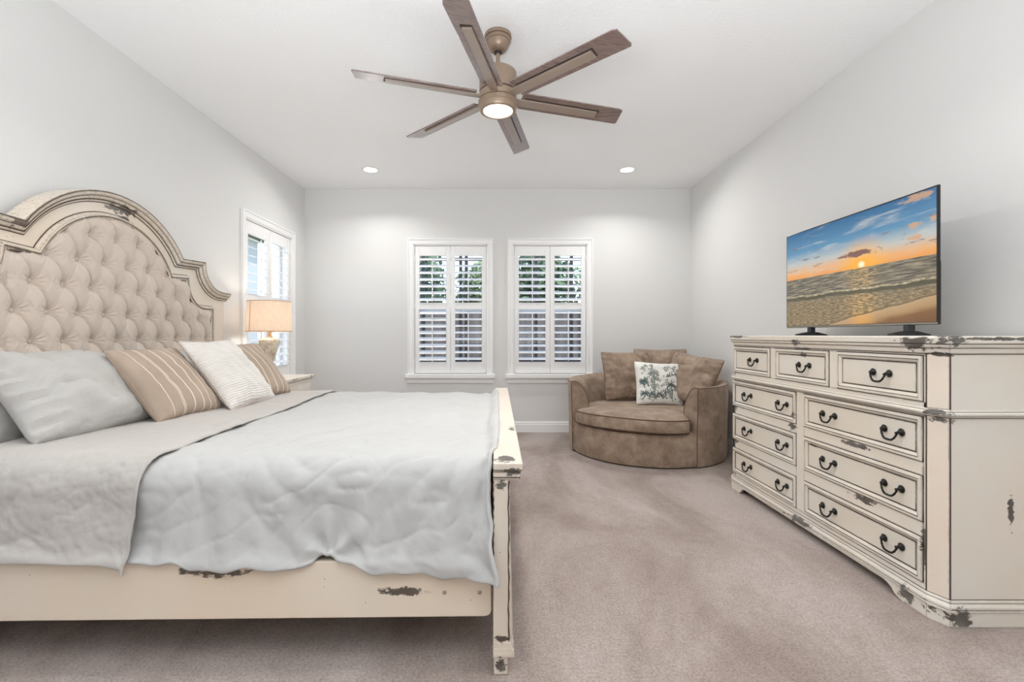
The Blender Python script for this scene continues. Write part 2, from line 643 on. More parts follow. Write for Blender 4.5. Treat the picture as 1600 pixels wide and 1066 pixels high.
t = NT('fence_wood'); co = t.coord((1, 1, 0.1))
t.color(t.ramp(t.noise(co, 9, 4), [(0.35, srgb(84, 78, 74)), (0.65, srgb(108, 102, 98))])); t.set(Roughness=0.9)
fence = thing('privacy_fence', 'grey brown wooden fence seen through the lower shutter slats of the back windows', 'fence', (0, 11.5, -0.15))
mb = MB((0, 11.5, -0.15))
for i in range(70):
    x = -5 + i * 0.2
    mb.box(x - 0.004, x + 0.204, 11.5 + 0.012 * (i % 2), 11.52 + 0.012 * (i % 2), -0.15, 1.78 + 0.008 * math.sin(i * 2.3))
mb.build('board_panel', t.m, fence)
for i in range(7):
    mb = MB((0, 11.5, -0.15)); mb.box(-4.9 + i * 2.3, -4.8 + i * 2.3, 11.38, 11.5, -0.15, 1.86)
    mb.build('fence_post', t.m, fence)

cage = thing('screen_enclosure', 'dark bronze frame of the patio screen outside the back windows', 'screen frame', (0, 8.2, -0.15))
for i, x in enumerate((-1.38, -0.72, -0.62, 0.62, 1.25)):
    mb = MB((0, 8.2, -0.15)); mb.box(x - 0.026, x + 0.026, 8.17, 8.23, -0.15, 3.6); mb.build('screen_post', M['bronze'], cage)
for z in (0.75, 2.55):
    mb = MB((0, 8.2, -0.15)); mb.box(-4, 6, 8.175, 8.225, z - 0.026, z + 0.026); mb.build('screen_beam', M['bronze'], cage)


def m_leaf(name, a, b):
    t = NT(name)
    t.color(t.ramp(t.noise(t.coord(), 2.2, 3), [(0.35, a), (0.65, b)]))
    t.set(Roughness=0.7)
    return t.m


LEAF = [m_leaf('leaf_deep', srgb(62, 84, 60), srgb(108, 128, 92)), m_leaf('leaf_light', srgb(96, 118, 82), srgb(150, 166, 124))]
M['bark'] = plain('bark', srgb(92, 80, 70), 0.9)


def tree(x, y, r, zc, hz, label, lm, seed, n=2600):
    R = np.random.default_rng(seed)
    root = thing('tree', label, 'tree', (x, y, -0.15))
    mb = MB((x, y, -0.15))
    mb.tube([(x, y, -0.15), (x + 0.08, y, zc * 0.5), (x, y, zc + hz * 0.5)], [0.16, 0.12, 0.03], 8)
    mb.build('trunk', M['bark'], root)
    mb = MB((x, y, -0.15))
    d = R.normal(size=(n, 3)); d /= np.linalg.norm(d, axis=1)[:, None]
    q = d * (R.uniform(0.15, 1.0, size=(n, 1)) ** 0.45)
    lump = 1 + 0.22 * np.sin(d[:, 0] * 7 + seed) * np.sin(d[:, 2] * 6 + 2 * seed)
    for p, k in zip(q, lump):
        c = Vector((x + p[0] * r * k, y + p[1] * r * k, zc + p[2] * hz * k))
        a = Vector(R.normal(size=3)).normalized(); b = a.orthogonal().normalized()
        s = R.uniform(0.08, 0.17)
        mb.add([c - a * s, c + b * s * 0.5, c + a * s, c - b * s * 0.5], [(0, 1, 2, 3)])
    mb.build('crown', lm, root, recalc=False)


tree(-3.3, 15.0, 1.7, 2.9, 1.6, 'deep green tree behind the fence, past the left half of the left back window', LEAF[0], 1)
tree(-0.55, 18.5, 1.25, 3.0, 1.2, 'light green bushy tree behind the fence, seen in the left back window', LEAF[1], 2)
tree(1.3, 14.6, 1.0, 2.6, 1.5, 'deep green tree behind the fence, seen between the two back windows', LEAF[0], 3)
tree(4.4, 17.5, 1.7, 2.9, 1.3, 'light green bushy tree behind the fence, seen in the right back window', LEAF[1], 4)

house = thing('neighbor_house', 'white neighboring house seen through the side window shutters', 'house', (-9.0, 7.6, -0.15))
mb = MB((-9, 7.6, -0.15)); mb.box(-12, -5.6, 4.5, 10.6, -0.15, 3.4)
mb.build('house_wall', plain('white_stucco', srgb(240, 236, 228), 0.9), house)
mb = MB((-9, 7.6, -0.15)); mb.prism([(4.1, 3.4), (7.6, 4.9), (11.0, 3.4)], lambda p, k: Vector((-12.5 if k == 0 else -5.3, p[0], p[1])))
mb.build('house_roof', plain('roof_shingle', srgb(150, 142, 134), 0.9), house)
mb = MB((-9, 7.6, -0.15)); mb.box(-5.62, -5.56, 8.3, 8.5, -0.1, 3.3)
mb.build('downspout', plain('dim_grey', srgb(96, 98, 100), 0.5), house)

# ------------------------------------------------------------------ ceiling lights
def recessed(x, y, label):
    root = thing('recessed_light', label, 'ceiling light', (x, y, ZC), 0, 'recessed ceiling lights')
    mb = MB((x, y, ZC))
    mb.lathe([(0.070, -0.0005), (0.072, -0.006), (0.088, -0.005), (0.093, -0.0005)], Matrix.Translation((x, y, ZC)), 40)
    mb.build('trim_ring', M['white_plastic'], root)
    mb = MB((x, y, ZC))
    mb.lathe([(0.0, -0.0035), (0.071, -0.003), (0.071, -0.0005)], Matrix.Translation((x, y, ZC)), 40)
    mb.build('lens', M['can'], root)
    l = area_light('can_glow', (0, 0, -0.012), (math.radians(-14), 0, 0), 0.14, 0.14, CAN_W, (1.0, 0.985, 0.96), 'DISK', 160)
    l.parent = root


CAN_W = 13.5
recessed(-1.431, 5.05, 'round recessed ceiling light near the back wall, on the bed side')
recessed(1.380, 5.05, 'round recessed ceiling light near the back wall, on the chair side')
# the same cans over the near half of the room, above the frame
for (x, y) in ((-1.43, 1.6), (1.38, 1.6)):
    area_light('can_light', (x, y, ZC - 0.01), (0, 0, 0), 0.14, 0.14, 3.5, (1.0, 0.985, 0.96), 'DISK', 125)

# ------------------------------------------------------------------ ceiling fan
FX, FY = -0.019, 2.79
t = NT('fan_wood')
co = t.coord((1.2, 26, 26))
g = t.noise(co, 3.0, 5, 0.6, 0.4)
t.color(t.ramp(g, [(0.32, srgb(92, 74, 68)), (0.68, srgb(130, 110, 104))]))
t.set(Roughness=0.38); t.b.inputs['Specular IOR Level'].default_value = 0.6
t.b.inputs['Coat Weight'].default_value = 1.0; t.b.inputs['Coat Roughness'].default_value = 0.13; t.b.inputs['Coat IOR'].default_value = 1.7
t.bump(g, 0.06, 0.002)
M['fan_spine'] = plain('taupe_blade_spine', srgb(140, 124, 112), 0.4); M['fan_spine'].node_tree.nodes['Principled BSDF'].inputs['Coat Weight'].default_value = 0.8
M['fan_wood'] = t.m
fan = thing('ceiling_fan', 'six-blade brown ceiling fan with a lit round lamp below the motor', 'ceiling fan', (FX, FY, ZC))
FO = (FX, FY, ZC)
T = Matrix.Translation((FX, FY, 0))
mb = MB(FO); mb.lathe([(0.081, ZC - 0.001), (0.081, ZC - 0.020), (0.072, ZC - 0.022), (0.072, ZC - 0.030), (0.077, ZC - 0.032), (0.077, ZC - 0.042), (0.070, ZC - 0.046), (0.066, ZC - 0.066), (0.056, ZC - 0.086), (0.040, ZC - 0.098), (0.028, ZC - 0.101), (0.0, ZC - 0.102)], T, 48)
mb.build('canopy', M['fan_metal'], fan)
mb = MB(FO); mb.lathe([(0.0, ZC - 0.10), (0.024, ZC - 0.100), (0.020, ZC - 0.112), (0.0, ZC - 0.113)], T, 24); mb.build('rod_collar', M['dark_gap'], fan)
mb = MB(FO); mb.lathe([(0.0125, ZC - 0.08), (0.0125, 2.80)], T, 20); mb.build('downrod', M['fan_metal'], fan)
mb = MB(FO); mb.lathe([(0.0, 2.815), (0.02, 2.815), (0.028, 2.80), (0.100, 2.795), (0.111, 2.785), (0.113, 2.775), (0.113, 2.672), (0.108, 2.668), (0.108, 2.664), (0.113, 2.660), (0.113, 2.622), (0.106, 2.618), (0.0, 2.618)], T, 56)
mb.build('motor_housing', M['fan_metal'], fan)
mb = MB(FO); mb.lathe([(0.1085, 2.673), (0.1095, 2.670), (0.1095, 2.664), (0.1085, 2.660)], T, 56)
mb.lathe([(0.104, 2.622), (0.1075, 2.620), (0.1075, 2.614), (0.104, 2.611)], T, 56); mb.build('shadow_band', M['dark_gap'], fan)
mb = MB(FO); mb.lathe([(0.0, 2.616), (0.114, 2.616), (0.119, 2.611), (0.119, 2.589), (0.114, 2.585), (0.112, 2.566), (0.107, 2.556), (0.090, 2.554), (0.087, 2.561), (0.0, 2.57)], T, 56)
mb.build('light_kit', M['fan_metal'], fan)
mb = MB(FO); mb.lathe([(0.088, 2.566), (0.086, 2.556), (0.060, 2.546), (0.03, 2.542), (0.0, 2.541)], T, 48)
mb.build('lamp_diffuser', M['bulb'], fan)
fl = area_light('fan_glow', (0, 0, 2.533 - ZC), (0, 0, 0), 0.16, 0.16, 13, (1.0, 0.96, 0.90), 'DISK', 175); fl.parent = fan
for k in range(6):
    a = math.radians(-42.5 + 60 * k)
    BM = Matrix.Translation((FX, FY, 2.642)) @ Matrix.Rotation(a, 4, 'Z') @ Matrix.Rotation(math.radians(-13), 4, 'X')
    mb = MB(FO)
    hw = 0.066
    out = [(0.145, -hw + 0.006), (0.15, -hw), (0.80, -hw - 0.002), (0.825, -hw + 0.006), (0.845, hw - 0.012), (0.838, hw), (0.15, hw), (0.145, hw - 0.006)]
    mb.prism(out, lambda p, kk: BM @ Vector((p[0], p[1], 0.004 if kk else -0.004)))
    bl = mb.build('blade', M['fan_wood'], fan, bevel=0.0012)
    mb = MB(FO)
    # long raised spine on the underside, running into the arm
    sp = [(0.085, -0.020), (0.16, -0.024), (0.66, -0.022), (0.665, 0.030), (0.16, 0.034), (0.085, 0.022)]
    mb.prism(sp, lambda p, kk: BM @ Vector((p[0], p[1] , -0.005 if kk else -0.016)))
    mb.build('blade_arm', M['fan_spine'], fan, bevel=0.002)
    mb = MB(FO)
    gp = [(0.165, -0.031), (0.672, -0.029), (0.672, -0.0235), (0.165, -0.0255)]  # dark strips painting the spine's shadow line on the blade
    mb.prism(gp, lambda p, kk: BM @ Vector((p[0], p[1] , -0.0035 if kk else -0.0065)))
    mb.prism([(0.6655, -0.024), (0.672, -0.024), (0.672, 0.030), (0.6655, 0.030)], lambda p, kk: BM @ Vector((p[0], p[1] , -0.0035 if kk else -0.0065)))
    mb.build('spine_shadow', M['dark_gap'], bl)

# ------------------------------------------------------------------ dresser
DX0 = 1.825          # front plane of the case
DX1 = XR - 0.022
DYN, DYF = 1.905, 3.665   # near and far end of the case
DT = 1.197
DO = (2.08, 2.79, 0.0)
W = lambda x, y, z: (x - DO[0], y - DO[1], z - DO[2])
dp = [
    (*W(1.80, 2.0, 1.165), 0.05, 0.075, 0.028), (*W(1.86, 1.90, 1.18), 0.05, 0.05, 0.022),
    (*W(2.1, 1.885, 1.185), 0.22, 0.04, 0.007), (*W(1.83, 1.93, 1.118), 0.05, 0.045, 0.010),
    (*W(1.82, 1.93, 0.875), 0.05, 0.05, 0.012), (*W(1.83, 1.93, 0.845), 0.05, 0.04, 0.013),
    (*W(1.80, 2.82, 1.155), 0.05, 0.05, 0.018), (*W(1.82, 2.80, 1.115), 0.05, 0.06, 0.010),
    (*W(1.80, 3.50, 1.19), 0.05, 0.10, 0.010),
    (*W(1.825, 2.37, 0.634), 0.05, 0.085, 0.014), (*W(1.825, 2.32, 0.374), 0.05, 0.075, 0.017),
    (*W(1.825, 1.985, 0.285), 0.05, 0.020, 0.075),
    (*W(1.825, 2.885, 0.625), 0.05, 0.04, 0.022), (*W(1.825, 3.60, 0.66), 0.05, 0.045, 0.035),
    (*W(1.825, 3.59, 0.385), 0.05, 0.06, 0.017),
    (*W(1.81, 2.80, 0.075), 0.05, 0.10, 0.018),
    (*W(1.815, 2.06, 0.045), 0.05, 0.038, 0.032), (*W(1.835, 1.96, 0.045), 0.03, 0.03, 0.026),
    (*W(1.885, 1.885, 0.035), 0.050, 0.04, 0.036), (*W(2.108, 1.905, 0.478), 0.013, 0.03, 0.070),
]
M['dresser'] = m_paint('distressed_cream_case', CREAM, (0.40, 0.56), [(a, b, c, d * 1.15, e * 1.25, f * 1.3) for (a, b, c, d, e, f) in dp], edge=0.010)
dr_p = [
    (*W(1.82, 2.78, 1.083), 0.05, 0.042, 0.016), (*W(1.82, 2.88, 0.70), 0.05, 0.03, 0.03),
    (*W(1.82, 2.69, 0.555), 0.05, 0.04, 0.008), (*W(1.82, 1.99, 0.29), 0.05, 0.015, 0.03),
]
M['drawer'] = m_paint('distressed_cream_drawer', srgb(229, 223, 212), (0.46, 0.62), dr_p, edge=0.007)
dresser = thing('dresser', 'long distressed cream dresser with nine drawers and black bail pulls under the television', 'dresser', DO)
D = lambda: MB(DO)
CAN = (0.032, 0.072)    # canted corner: step in X and in Y


def plan(off, zfn=None):
    """outline of the dresser in plan, offset outwards; canted corners at both front ends"""
    x0, yn, yf = DX0 - off, DYN - off, DYF + off
    return [(DX1, yn), (x0 + CAN[0], yn), (x0, yn + CAN[1]), (x0, yf - CAN[1]), (x0 + CAN[0], yf), (DX1, yf)]


def ring(mb, prof):
    """moulding around the three visible sides: prof of (offset, z)"""
    rings = []
    for off, z in prof:
        rings.append([Vector((x, y, z)) for x, y in plan(off)])
    n = len(rings[0])
    vs = [p for r in rings for p in r]
    fs = []
    for k in range(len(rings) - 1):
        for i in range(n - 1):
            fs.append((k * n + i, k * n + i + 1, (k + 1) * n + i + 1, (k + 1) * n + i))
        fs.append((k * n + n - 1, k * n, (k + 1) * n, (k + 1) * n + n - 1))
    fs.append(tuple(range(n)))
    fs.append(tuple((len(rings) - 1) * n + i for i in range(n))[::-1])
    mb.add(vs, fs)


DRW = []   # (y0, y1, z0, z1)
for (y0, y1) in ((1.994, 2.498), (2.566, 3.063), (3.128, 3.610)): DRW.append((y0, y1, 0.915, 1.110))
for (z0, z1) in ((0.654, 0.845), (0.394, 0.588), (0.134, 0.322)):
    DRW.append((1.996, 2.772, z0, z1)); DRW.append((2.852, 3.619, z0, z1))

# case: carcass behind, face frame with drawer openings in front
mb = D()
cin = 0.03
pl = [(x + (cin if i in (1, 2, 3, 4) else 0), y) for i, (x, y) in enumerate(plan(0))]
mb.prism([(DX1, DYN), (DX0 + CAN[0], DYN), (DX0 + 0.001, DYN + CAN[1]), (DX0 + 0.024, DYN + CAN[1] + 0.001), (DX0 + 0.024, DYF - CAN[1] - 0.001), (DX0 + 0.001, DYF - CAN[1]), (DX0 + CAN[0], DYF), (DX1, DYF)],
         lambda p, k: Vector((p[0], p[1], 0.06 if k == 0 else 1.14)))
mb.build('case', M['dresser'], dresser, bevel=0.0025)
mb = D()
# face frame strips (y0, y1, z0, z1)
fy0, fy1 = DYN + CAN[1], DYF - CAN[1]
def strip(y0, y1, z0, z1, x0=DX0, x1=DX0 + 0.026): mb.box(x0, x1, y0, y1, z0, z1)
G = 0.004
strip(fy0, fy1, 1.110 + G, 1.14); strip(fy0, fy1, 0.845 + G, 0.915 - G); strip(fy0, fy1, 0.06, 0.134 - G)
strip(fy0, 1.994 - G, 0.134 - G, 1.110 + G); strip(3.619 + G, fy1, 0.134 - G, 1.110 + G)
strip(2.498 + G, 2.566 - G, 0.915 - G, 1.110 + G); strip(3.063 + G, 3.128 - G, 0.915 - G, 1.110 + G)
strip(3.610 + G, 3.619 + G, 0.915 - G, 1.110 + G)
strip(2.772 + G, 2.852 - G, 0.134 - G, 0.845 + G)
for (a, b_) in ((0.322, 0.394), (0.588, 0.654)):
    strip(1.994, 2.772 + G, a + G, b_ - G); strip(2.852 - G, 3.619 + G, a + G, b_ - G)
mb.build('face_frame', M['dresser'], dresser, bevel=0.0012, seg=1)
mb = D()
ring(mb, [(0.002, 1.122), (0.006, 1.126), (0.008, 1.132), (0.012, 1.146), (0.020, 1.152), (0.022, 1.158), (0.020, 1.163), (0.026, 1.166), (0.028, 1.190), (0.024, 1.197)])
mb.build('dresser_top', M['dresser'], dresser, bevel=0.002)
mb = D()
ring(mb, [(0.0005, 0.856), (0.008, 0.858), (0.010, 0.864), (0.016, 0.866), (0.018, 0.874), (0.014, 0.880), (0.007, 0.882), (0.004, 0.888), (0.0005, 0.889)])
mb.build('waist_moulding', M['dresser'], dresser, bevel=0.001, seg=1)
mb = D()
ring(mb, [(0.0005, 0.105), (0.006, 0.103), (0.008, 0.094), (0.014, 0.091), (0.018, 0.082), (0.018, 0.072), (0.022, 0.070), (0.022, 0.062), (0.0005, 0.062)])
mb.build('base_moulding', M['dresser'], dresser, bevel=0.001, seg=1)
# brown glaze lines left in the grooves of the mouldings
mb = D()
for off, z in ((0.0125, 1.1465), (0.0208, 1.1635), (0.0025, 1.1215), (0.0105, 0.8650), (0.0080, 0.8815), (0.0010, 0.8555), (0.0085, 0.0935), (0.0188, 0.0712), (0.0010, 0.1055)):
    ring(mb, [(off - 0.002, z - 0.0016), (off + 0.0012, z - 0.0012), (off + 0.0012, z + 0.0012), (off - 0.002, z + 0.0016)])
mb.build('glaze_gap_line', M['glaze'], dresser)
# bracket feet and apron
def skirt(mb, pa, pb, foot_a, foot_b, nrm):
    L = (Vector(pb) - Vector(pa)).length
    top, ap = 0.064, 0.047
    pts = [(0, top), (0, 0.0)]
    if foot_a: pts += [(foot_a * 0.62, 0.0), (foot_a * 0.8, 0.012), (foot_a * 0.88, 0.03), (foot_a, ap - 0.004), (foot_a * 1.1, ap)]
    if foot_b: pts += [(L - foot_b * 1.1, ap), (L - foot_b, ap - 0.004), (L - foot_b * 0.88, 0.03), (L - foot_b * 0.8, 0.012), (L - foot_b * 0.62, 0.0)]
    pts += [(L, 0.0), (L, top)]
    d = (Vector(pb) - Vector(pa)).normalized()
    mb.prism(pts, lambda p, k: Vector((pa[0] + d.x * p[0] + (nrm[0] * 0.018 if k else 0), pa[1] + d.y * p[0] + (nrm[1] * 0.018 if k else 0), p[1])))
pp = plan(0.017)
mb = D()
skirt(mb, pp[3], pp[2], 0.16, 0.20, (1, 0))
skirt(mb, pp[2], pp[1], 0, 0, (0.91, 0.41))
skirt(mb, pp[1], pp[0], 0, 0, (0, 1))
skirt(mb, pp[4], pp[3], 0, 0, (0.91, -0.41))
skirt(mb, pp[5], pp[4], 0, 0, (0, -1))
mb.build('base_skirt', M['dresser'], dresser, bevel=0.0015)
# canted corner pilasters: raised boards edged with brown glaze
for (pa, pb) in ((plan(0)[2], plan(0)[1]), (plan(0)[3], plan(0)[4])):
    mb = D()
    gl = D()
    a, b_ = Vector(pa), Vector(pb)
    d = (b_ - a).normalized(); L = (b_ - a).length
    nn = Vector((-abs(d.y), -d.x * (1 if d.y < 0 else -1))).normalized()
    for (z0, z1) in ((0.892, 1.120), (0.107, 0.855)):
        q = [a + d * 0.003, a + d * (L - 0.003)]
        mb.prism([(0, z0), (1, z0), (1, z1), (0, z1)], lambda p, k: Vector((*(q[int(p[0])] + nn * (0.004 if k else -0.002)), p[1])))
        for e in (a - d * 0.0006, b_ + d * 0.0006):
            gl.tube([Vector((*(e + nn * 0.0005), z0)), Vector((*(e + nn * 0.0005), z1))], 0.0024, 6)
    po = mb.build('corner_pilaster', m_paint('pinkish_cream_%d' % len(bpy.data.materials), srgb(234, 222, 208), (0.5, 0.66), dp[3:6]), dresser, bevel=0.0015)
    gl.build('glaze_gap_line', M['glaze'], po)

# drawers
hand = None
def bail_pull(parent, y, z):
    global hand
    if hand is not None:
        o = hand.copy(); COL.objects.link(o)
    else:
        mb = MB((0, 0, 0))
        R = Matrix.Rotation(-PI / 2, 4, 'Y')
        for s in (-1, 1):
            mb.lathe([(0.0, 0.0), (0.017, 0.0), (0.018, 0.003), (0.013, 0.006), (0.012, 0.009), (0.008, 0.012), (0.005, 0.02), (0.0, 0.022)], Matrix.Translation((0, s * 0.047, 0)) @ R, 18)
            mb.lathe([(0.0, -0.006), (0.006, -0.004), (0.0075, 0.0), (0.006, 0.004), (0.0, 0.006)], Matrix.Translation((-0.018, s * 0.040, -0.004)), 12)
        path, rr = [], []
        for i in range(25):
            q = -1 + 2 * i / 24
            y_ = 0.044 * math.copysign(abs(q) ** 0.8, q)
            z_ = -0.006 - 0.036 * (1 - abs(q) ** 2.6)
            x_ = -0.019 - 0.006 * (1 - q * q)
            path.append((x_, y_, z_)); rr.append(0.0042 + 0.0012 * (1 - abs(q)) + 0.0007 * math.sin(i * 2.1))
        mb.tube(path, rr, 8)
        for q in (-0.35, 0, 0.35):
            mb.lathe([(0.0, -0.005), (0.0065, 0.0), (0.0, 0.005)], Matrix.Translation((-0.0245, 0.044 * q * 1.2, -0.041)) , 10)
        o = hand = mb.build('bail_pull', M['black_metal'], None)
    o.parent = parent
    o.location = (DX0 - 0.0005 - DO[0], y - DO[1], z - DO[2] + 0.008)
    o.rotation_euler = (0, 0, 0)
    return o


def drawer(y0, y1, z0, z1, handles):
    mb = D()
    x = DX0
    # nested rectangles (inset, x): raised frame, sloped moulding, flat field
    rects = [(0.0, x + 0.024), (0.0, x - 0.005), (0.003, x - 0.008), (0.013, x - 0.009), (0.016, x - 0.006), (0.026, x - 0.001), (0.030, x + 0.004), (0.034, x + 0.004), (0.036, x + 0.001)]
    vs, fs = [], []
    for ins, xx in rects:
        vs += [Vector((xx, y0 + ins, z0 + ins)), Vector((xx, y1 - ins, z0 + ins)), Vector((xx, y1 - ins, z1 - ins)), Vector((xx, y0 + ins, z1 - ins))]
    for k in range(len(rects) - 1):
        for i in range(4):
            j = (i + 1) % 4
            fs.append((k * 4 + i, k * 4 + j, k * 4 + 4 + j, k * 4 + 4 + i))
    e = (len(rects) - 1) * 4
    fs.append((e, e + 1, e + 2, e + 3)); fs.append((3, 2, 1, 0))
    mb.add(vs, fs)
    dr = mb.build('drawer', M['drawer'], dresser)
    # brown glaze rubbed into the two front grooves; outer ring paints the gap's shade
    gl = D()
    for ins, xx, r in ((0.0145, x - 0.0070, 0.0020), (0.0325, x + 0.0032, 0.0026), (-0.0022, x + 0.0012, 0.0026)):
        gl.tube([(xx, y0 + ins, z0 + ins), (xx, y1 - ins, z0 + ins), (xx, y1 - ins, z1 - ins), (xx, y0 + ins, z1 - ins)], r, 5, closed=True)
    gl.build('glaze_gap_line', M['glaze'], dr)
    for (hy, hz) in handles: bail_pull(dr, hy, hz)


for i, (y0, y1, z0, z1) in enumerate(DRW):
    zc = (z0 + z1) / 2
    if i < 3: hs = [((2.212, 2.774, 3.331)[i], zc)]
    else: hs = [((2.146 if i % 2 else 2.988), zc), ((2.566 if i % 2 else 3.411), zc)]
    drawer(y0, y1, z0, z1, hs)

# ------------------------------------------------------------------ television
t = NT('beach_sunset_screen')
tc = t.n('ShaderNodeTexCoord')
sep = t.n('ShaderNodeSeparateXYZ')
t.l(tc.outputs['Object'], sep.inputs[0])
TVW, TVH = 1.127, 0.645
U = t.math('ADD', t.math('MULTIPLY', sep.outputs[1], -1 / TVW), 0.5)
V = t.math('MULTIPLY', sep.outputs[2], 1 / TVH)
cmb = t.n('ShaderNodeCombineXYZ'); t.l(U, cmb.inputs[0]); t.l(V, cmb.inputs[1])
def tvn(sx, sy, scale, det=5, rough=0.6, rot=0.0, dist=0.0):
    mp = t.n('ShaderNodeMapping'); mp.inputs['Scale'].default_value = (sx, sy, 1); mp.inputs['Rotation'].default_value = (0, 0, rot)
    t.l(cmb.outputs[0], mp.inputs[0])
    return t.noise(mp.outputs[0], scale, det, rough, dist)
sky = t.ramp(V, [(0.50, srgb(236, 152, 62)), (0.57, srgb(232, 172, 110)), (0.66, srgb(186, 190, 186)), (0.78, srgb(88, 142, 178)), (1.0, srgb(22, 92, 140))])
cl = tvn(1.2, 4.2, 2.6, 6, 0.62, 0.35, 0.6)
sky = t.mix(t.math('MULTIPLY', t.smooth(cl, 0.5, 0.72), 0.75), sky, srgb(196, 196, 194))
cl2 = tvn(2.2, 7, 3.2, 5, 0.6, 0.1)
m2 = t.math('MULTIPLY', t.smooth(cl2, 0.58, 0.66), t.math('MULTIPLY', t.smooth(V, 0.56, 0.62), t.math('SUBTRACT', 1.0, t.smooth(V, 0.8, 0.9))))
sky = t.mix(t.math('MULTIPLY', m2, 0.7), sky, srgb(122, 104, 98))
du = t.math('MULTIPLY', t.math('SUBTRACT', U, 0.60), 1.75)
dv = t.math('SUBTRACT', V, 0.535)
ds = t.math('SQRT', t.math('ADD', t.math('MULTIPLY', du, du), t.math('MULTIPLY', t.math('MULTIPLY', dv, dv), 1.6)))
sky = t.mix(t.math('MULTIPLY', t.math('SUBTRACT', 1.0, t.smooth(ds, 0.0, 0.36)), 0.9), sky, srgb(252, 176, 36))
# purple cloud over the sun
dcu = t.math('DIVIDE', t.math('SUBTRACT', U, 0.575), 0.13)
dcv = t.math('DIVIDE', t.math('SUBTRACT', V, 0.635), 0.034)
cn = tvn(9, 14, 1.6, 4, 0.6)
dc = t.math('ADD', t.math('ADD', t.math('MULTIPLY', dcu, dcu), t.math('MULTIPLY', dcv, dcv)), t.math('MULTIPLY', t.math('SUBTRACT', cn, 0.5), 5.0))
sky = t.mix(t.math('SUBTRACT', 1.0, t.smooth(dc, 0.3, 0.9)), sky, srgb(124, 86, 78))
for (cu, cv, ru, rv) in ((0.895, 0.66, 0.035, 0.03), (0.90, 0.75, 0.04, 0.022), (0.985, 0.77, 0.02, 0.03), (0.9, 0.96, 0.08, 0.03)):
    a_ = t.math('DIVIDE', t.math('SUBTRACT', U, cu), ru); b_ = t.math('DIVIDE', t.math('SUBTRACT', V, cv), rv)
    q = t.math('ADD', t.math('ADD', t.math('MULTIPLY', a_, a_), t.math('MULTIPLY', b_, b_)), t.math('MULTIPLY', t.math('SUBTRACT', cn, 0.5), 5.0))
    sky = t.mix(t.math('MULTIPLY', t.math('SUBTRACT', 1.0, t.smooth(q, 0.4, 1.2)), 0.8), sky, srgb(206, 160, 118))
sky = t.mix(t.math('SUBTRACT', 1.0, t.smooth(ds, 0.012, 0.05)), sky, srgb(255, 246, 206))
wv = tvn(5, 38, 1.9, 5, 0.65)
wv2 = tvn(12, 40, 2.6, 4, 0.7)
sea = t.ramp(wv, [(0.34, srgb(62, 58, 48)), (0.5, srgb(112, 104, 88)), (0.66, srgb(176, 160, 132))])
near = t.ramp(wv2, [(0.34, srgb(92, 78, 52)), (0.52, srgb(138, 118, 86)), (0.68, srgb(192, 172, 138))])
sea = t.mix(t.math('SUBTRACT', 1.0, t.smooth(V, 0.24, 0.32)), sea, near)
glit = t.math('MULTIPLY', t.math('SUBTRACT', 1.0, t.smooth(t.math('ABSOLUTE', t.math('SUBTRACT', U, 0.60)), 0.02, 0.14)), t.smooth(wv2, 0.44, 0.62))
sea = t.mix(t.math('MULTIPLY', glit, 0.65), sea, srgb(240, 190, 110))
# breaking wave
bw = t.math('SUBTRACT', V, t.math('ADD', 0.305, t.math('MULTIPLY', t.math('SUBTRACT', tvn(3, 1, 1.2, 3), 0.5), 0.10)))
sea = t.mix(t.math('MULTIPLY', t.math('SUBTRACT', 1.0, t.smooth(t.math('ABSOLUTE', bw), 0.008, 0.026)), 0.85), sea, srgb(72, 68, 40))
bw2 = t.math('ADD', bw, -0.024)
sea = t.mix(t.math('MULTIPLY', t.math('SUBTRACT', 1.0, t.smooth(t.math('ABSOLUTE', bw2), 0.0, 0.014)), t.smooth(wv2, 0.4, 0.6)), sea, srgb(214, 196, 158))
pic = t.mix(t.math('GREATER_THAN', V, 0.508), sea, sky)
# wet sand with a foam edge
sl_ = t.math('SUBTRACT', t.math('SUBTRACT', t.math('MULTIPLY', U, 0.30), 0.085), t.math('MULTIPLY', t.math('SUBTRACT', tvn(3, 1, 1.4, 3), 0.5), 0.07))
sd = t.math('SUBTRACT', sl_, V)
sand = t.ramp(t.math('ADD', sd, t.math('MULTIPLY', tvn(3, 6, 2, 4), 0.06)), [(0.02, srgb(190, 160, 120)), (0.09, srgb(176, 142, 98)), (0.13, srgb(132, 92, 54)), (0.22, srgb(112, 78, 46))])
sand = t.mix(t.math('MULTIPLY', t.math('SUBTRACT', 1.0, t.smooth(t.math('ABSOLUTE', t.math('SUBTRACT', U, 0.6)), 0.0, 0.12)), 0.55), sand, srgb(236, 170, 78))
pic = t.mix(t.math('GREATER_THAN', sd, 0.0), pic, sand)
pic = t.mix(t.math('SUBTRACT', 1.0, t.smooth(t.math('ABSOLUTE', t.math('ADD', sd, 0.006)), 0.002, 0.007)), pic, srgb(120, 96, 62))
t.set(Base_Color=(0.01, 0.01, 0.01, 1), Roughness=0.25)
t.l(pic, t.b.inputs['Emission Color'])
t.b.inputs['Emission Strength'].default_value = 0.82
M['screen'] = t.m
TX = 2.011
TYN, TYF = 2.120, 3.247
TZ0 = 1.250
TVO = (TX, (TYN + TYF) / 2, DT + 0.0015)
tv = thing('television', 'flat black television showing a beach sunset, standing on the cream dresser', 'television', TVO)
mb = MB(TVO); mb.box(TX, TX + 0.012, TYN, TYF, TZ0, TZ0 + TVH)
mb.build('panel', M['tv_black'], tv, bevel=0.002)
mb = MB(TVO); mb.box(TX + 0.012, TX + 0.045, TYN + 0.03, TYF - 0.03, TZ0 + 0.0, TZ0 + 0.30)
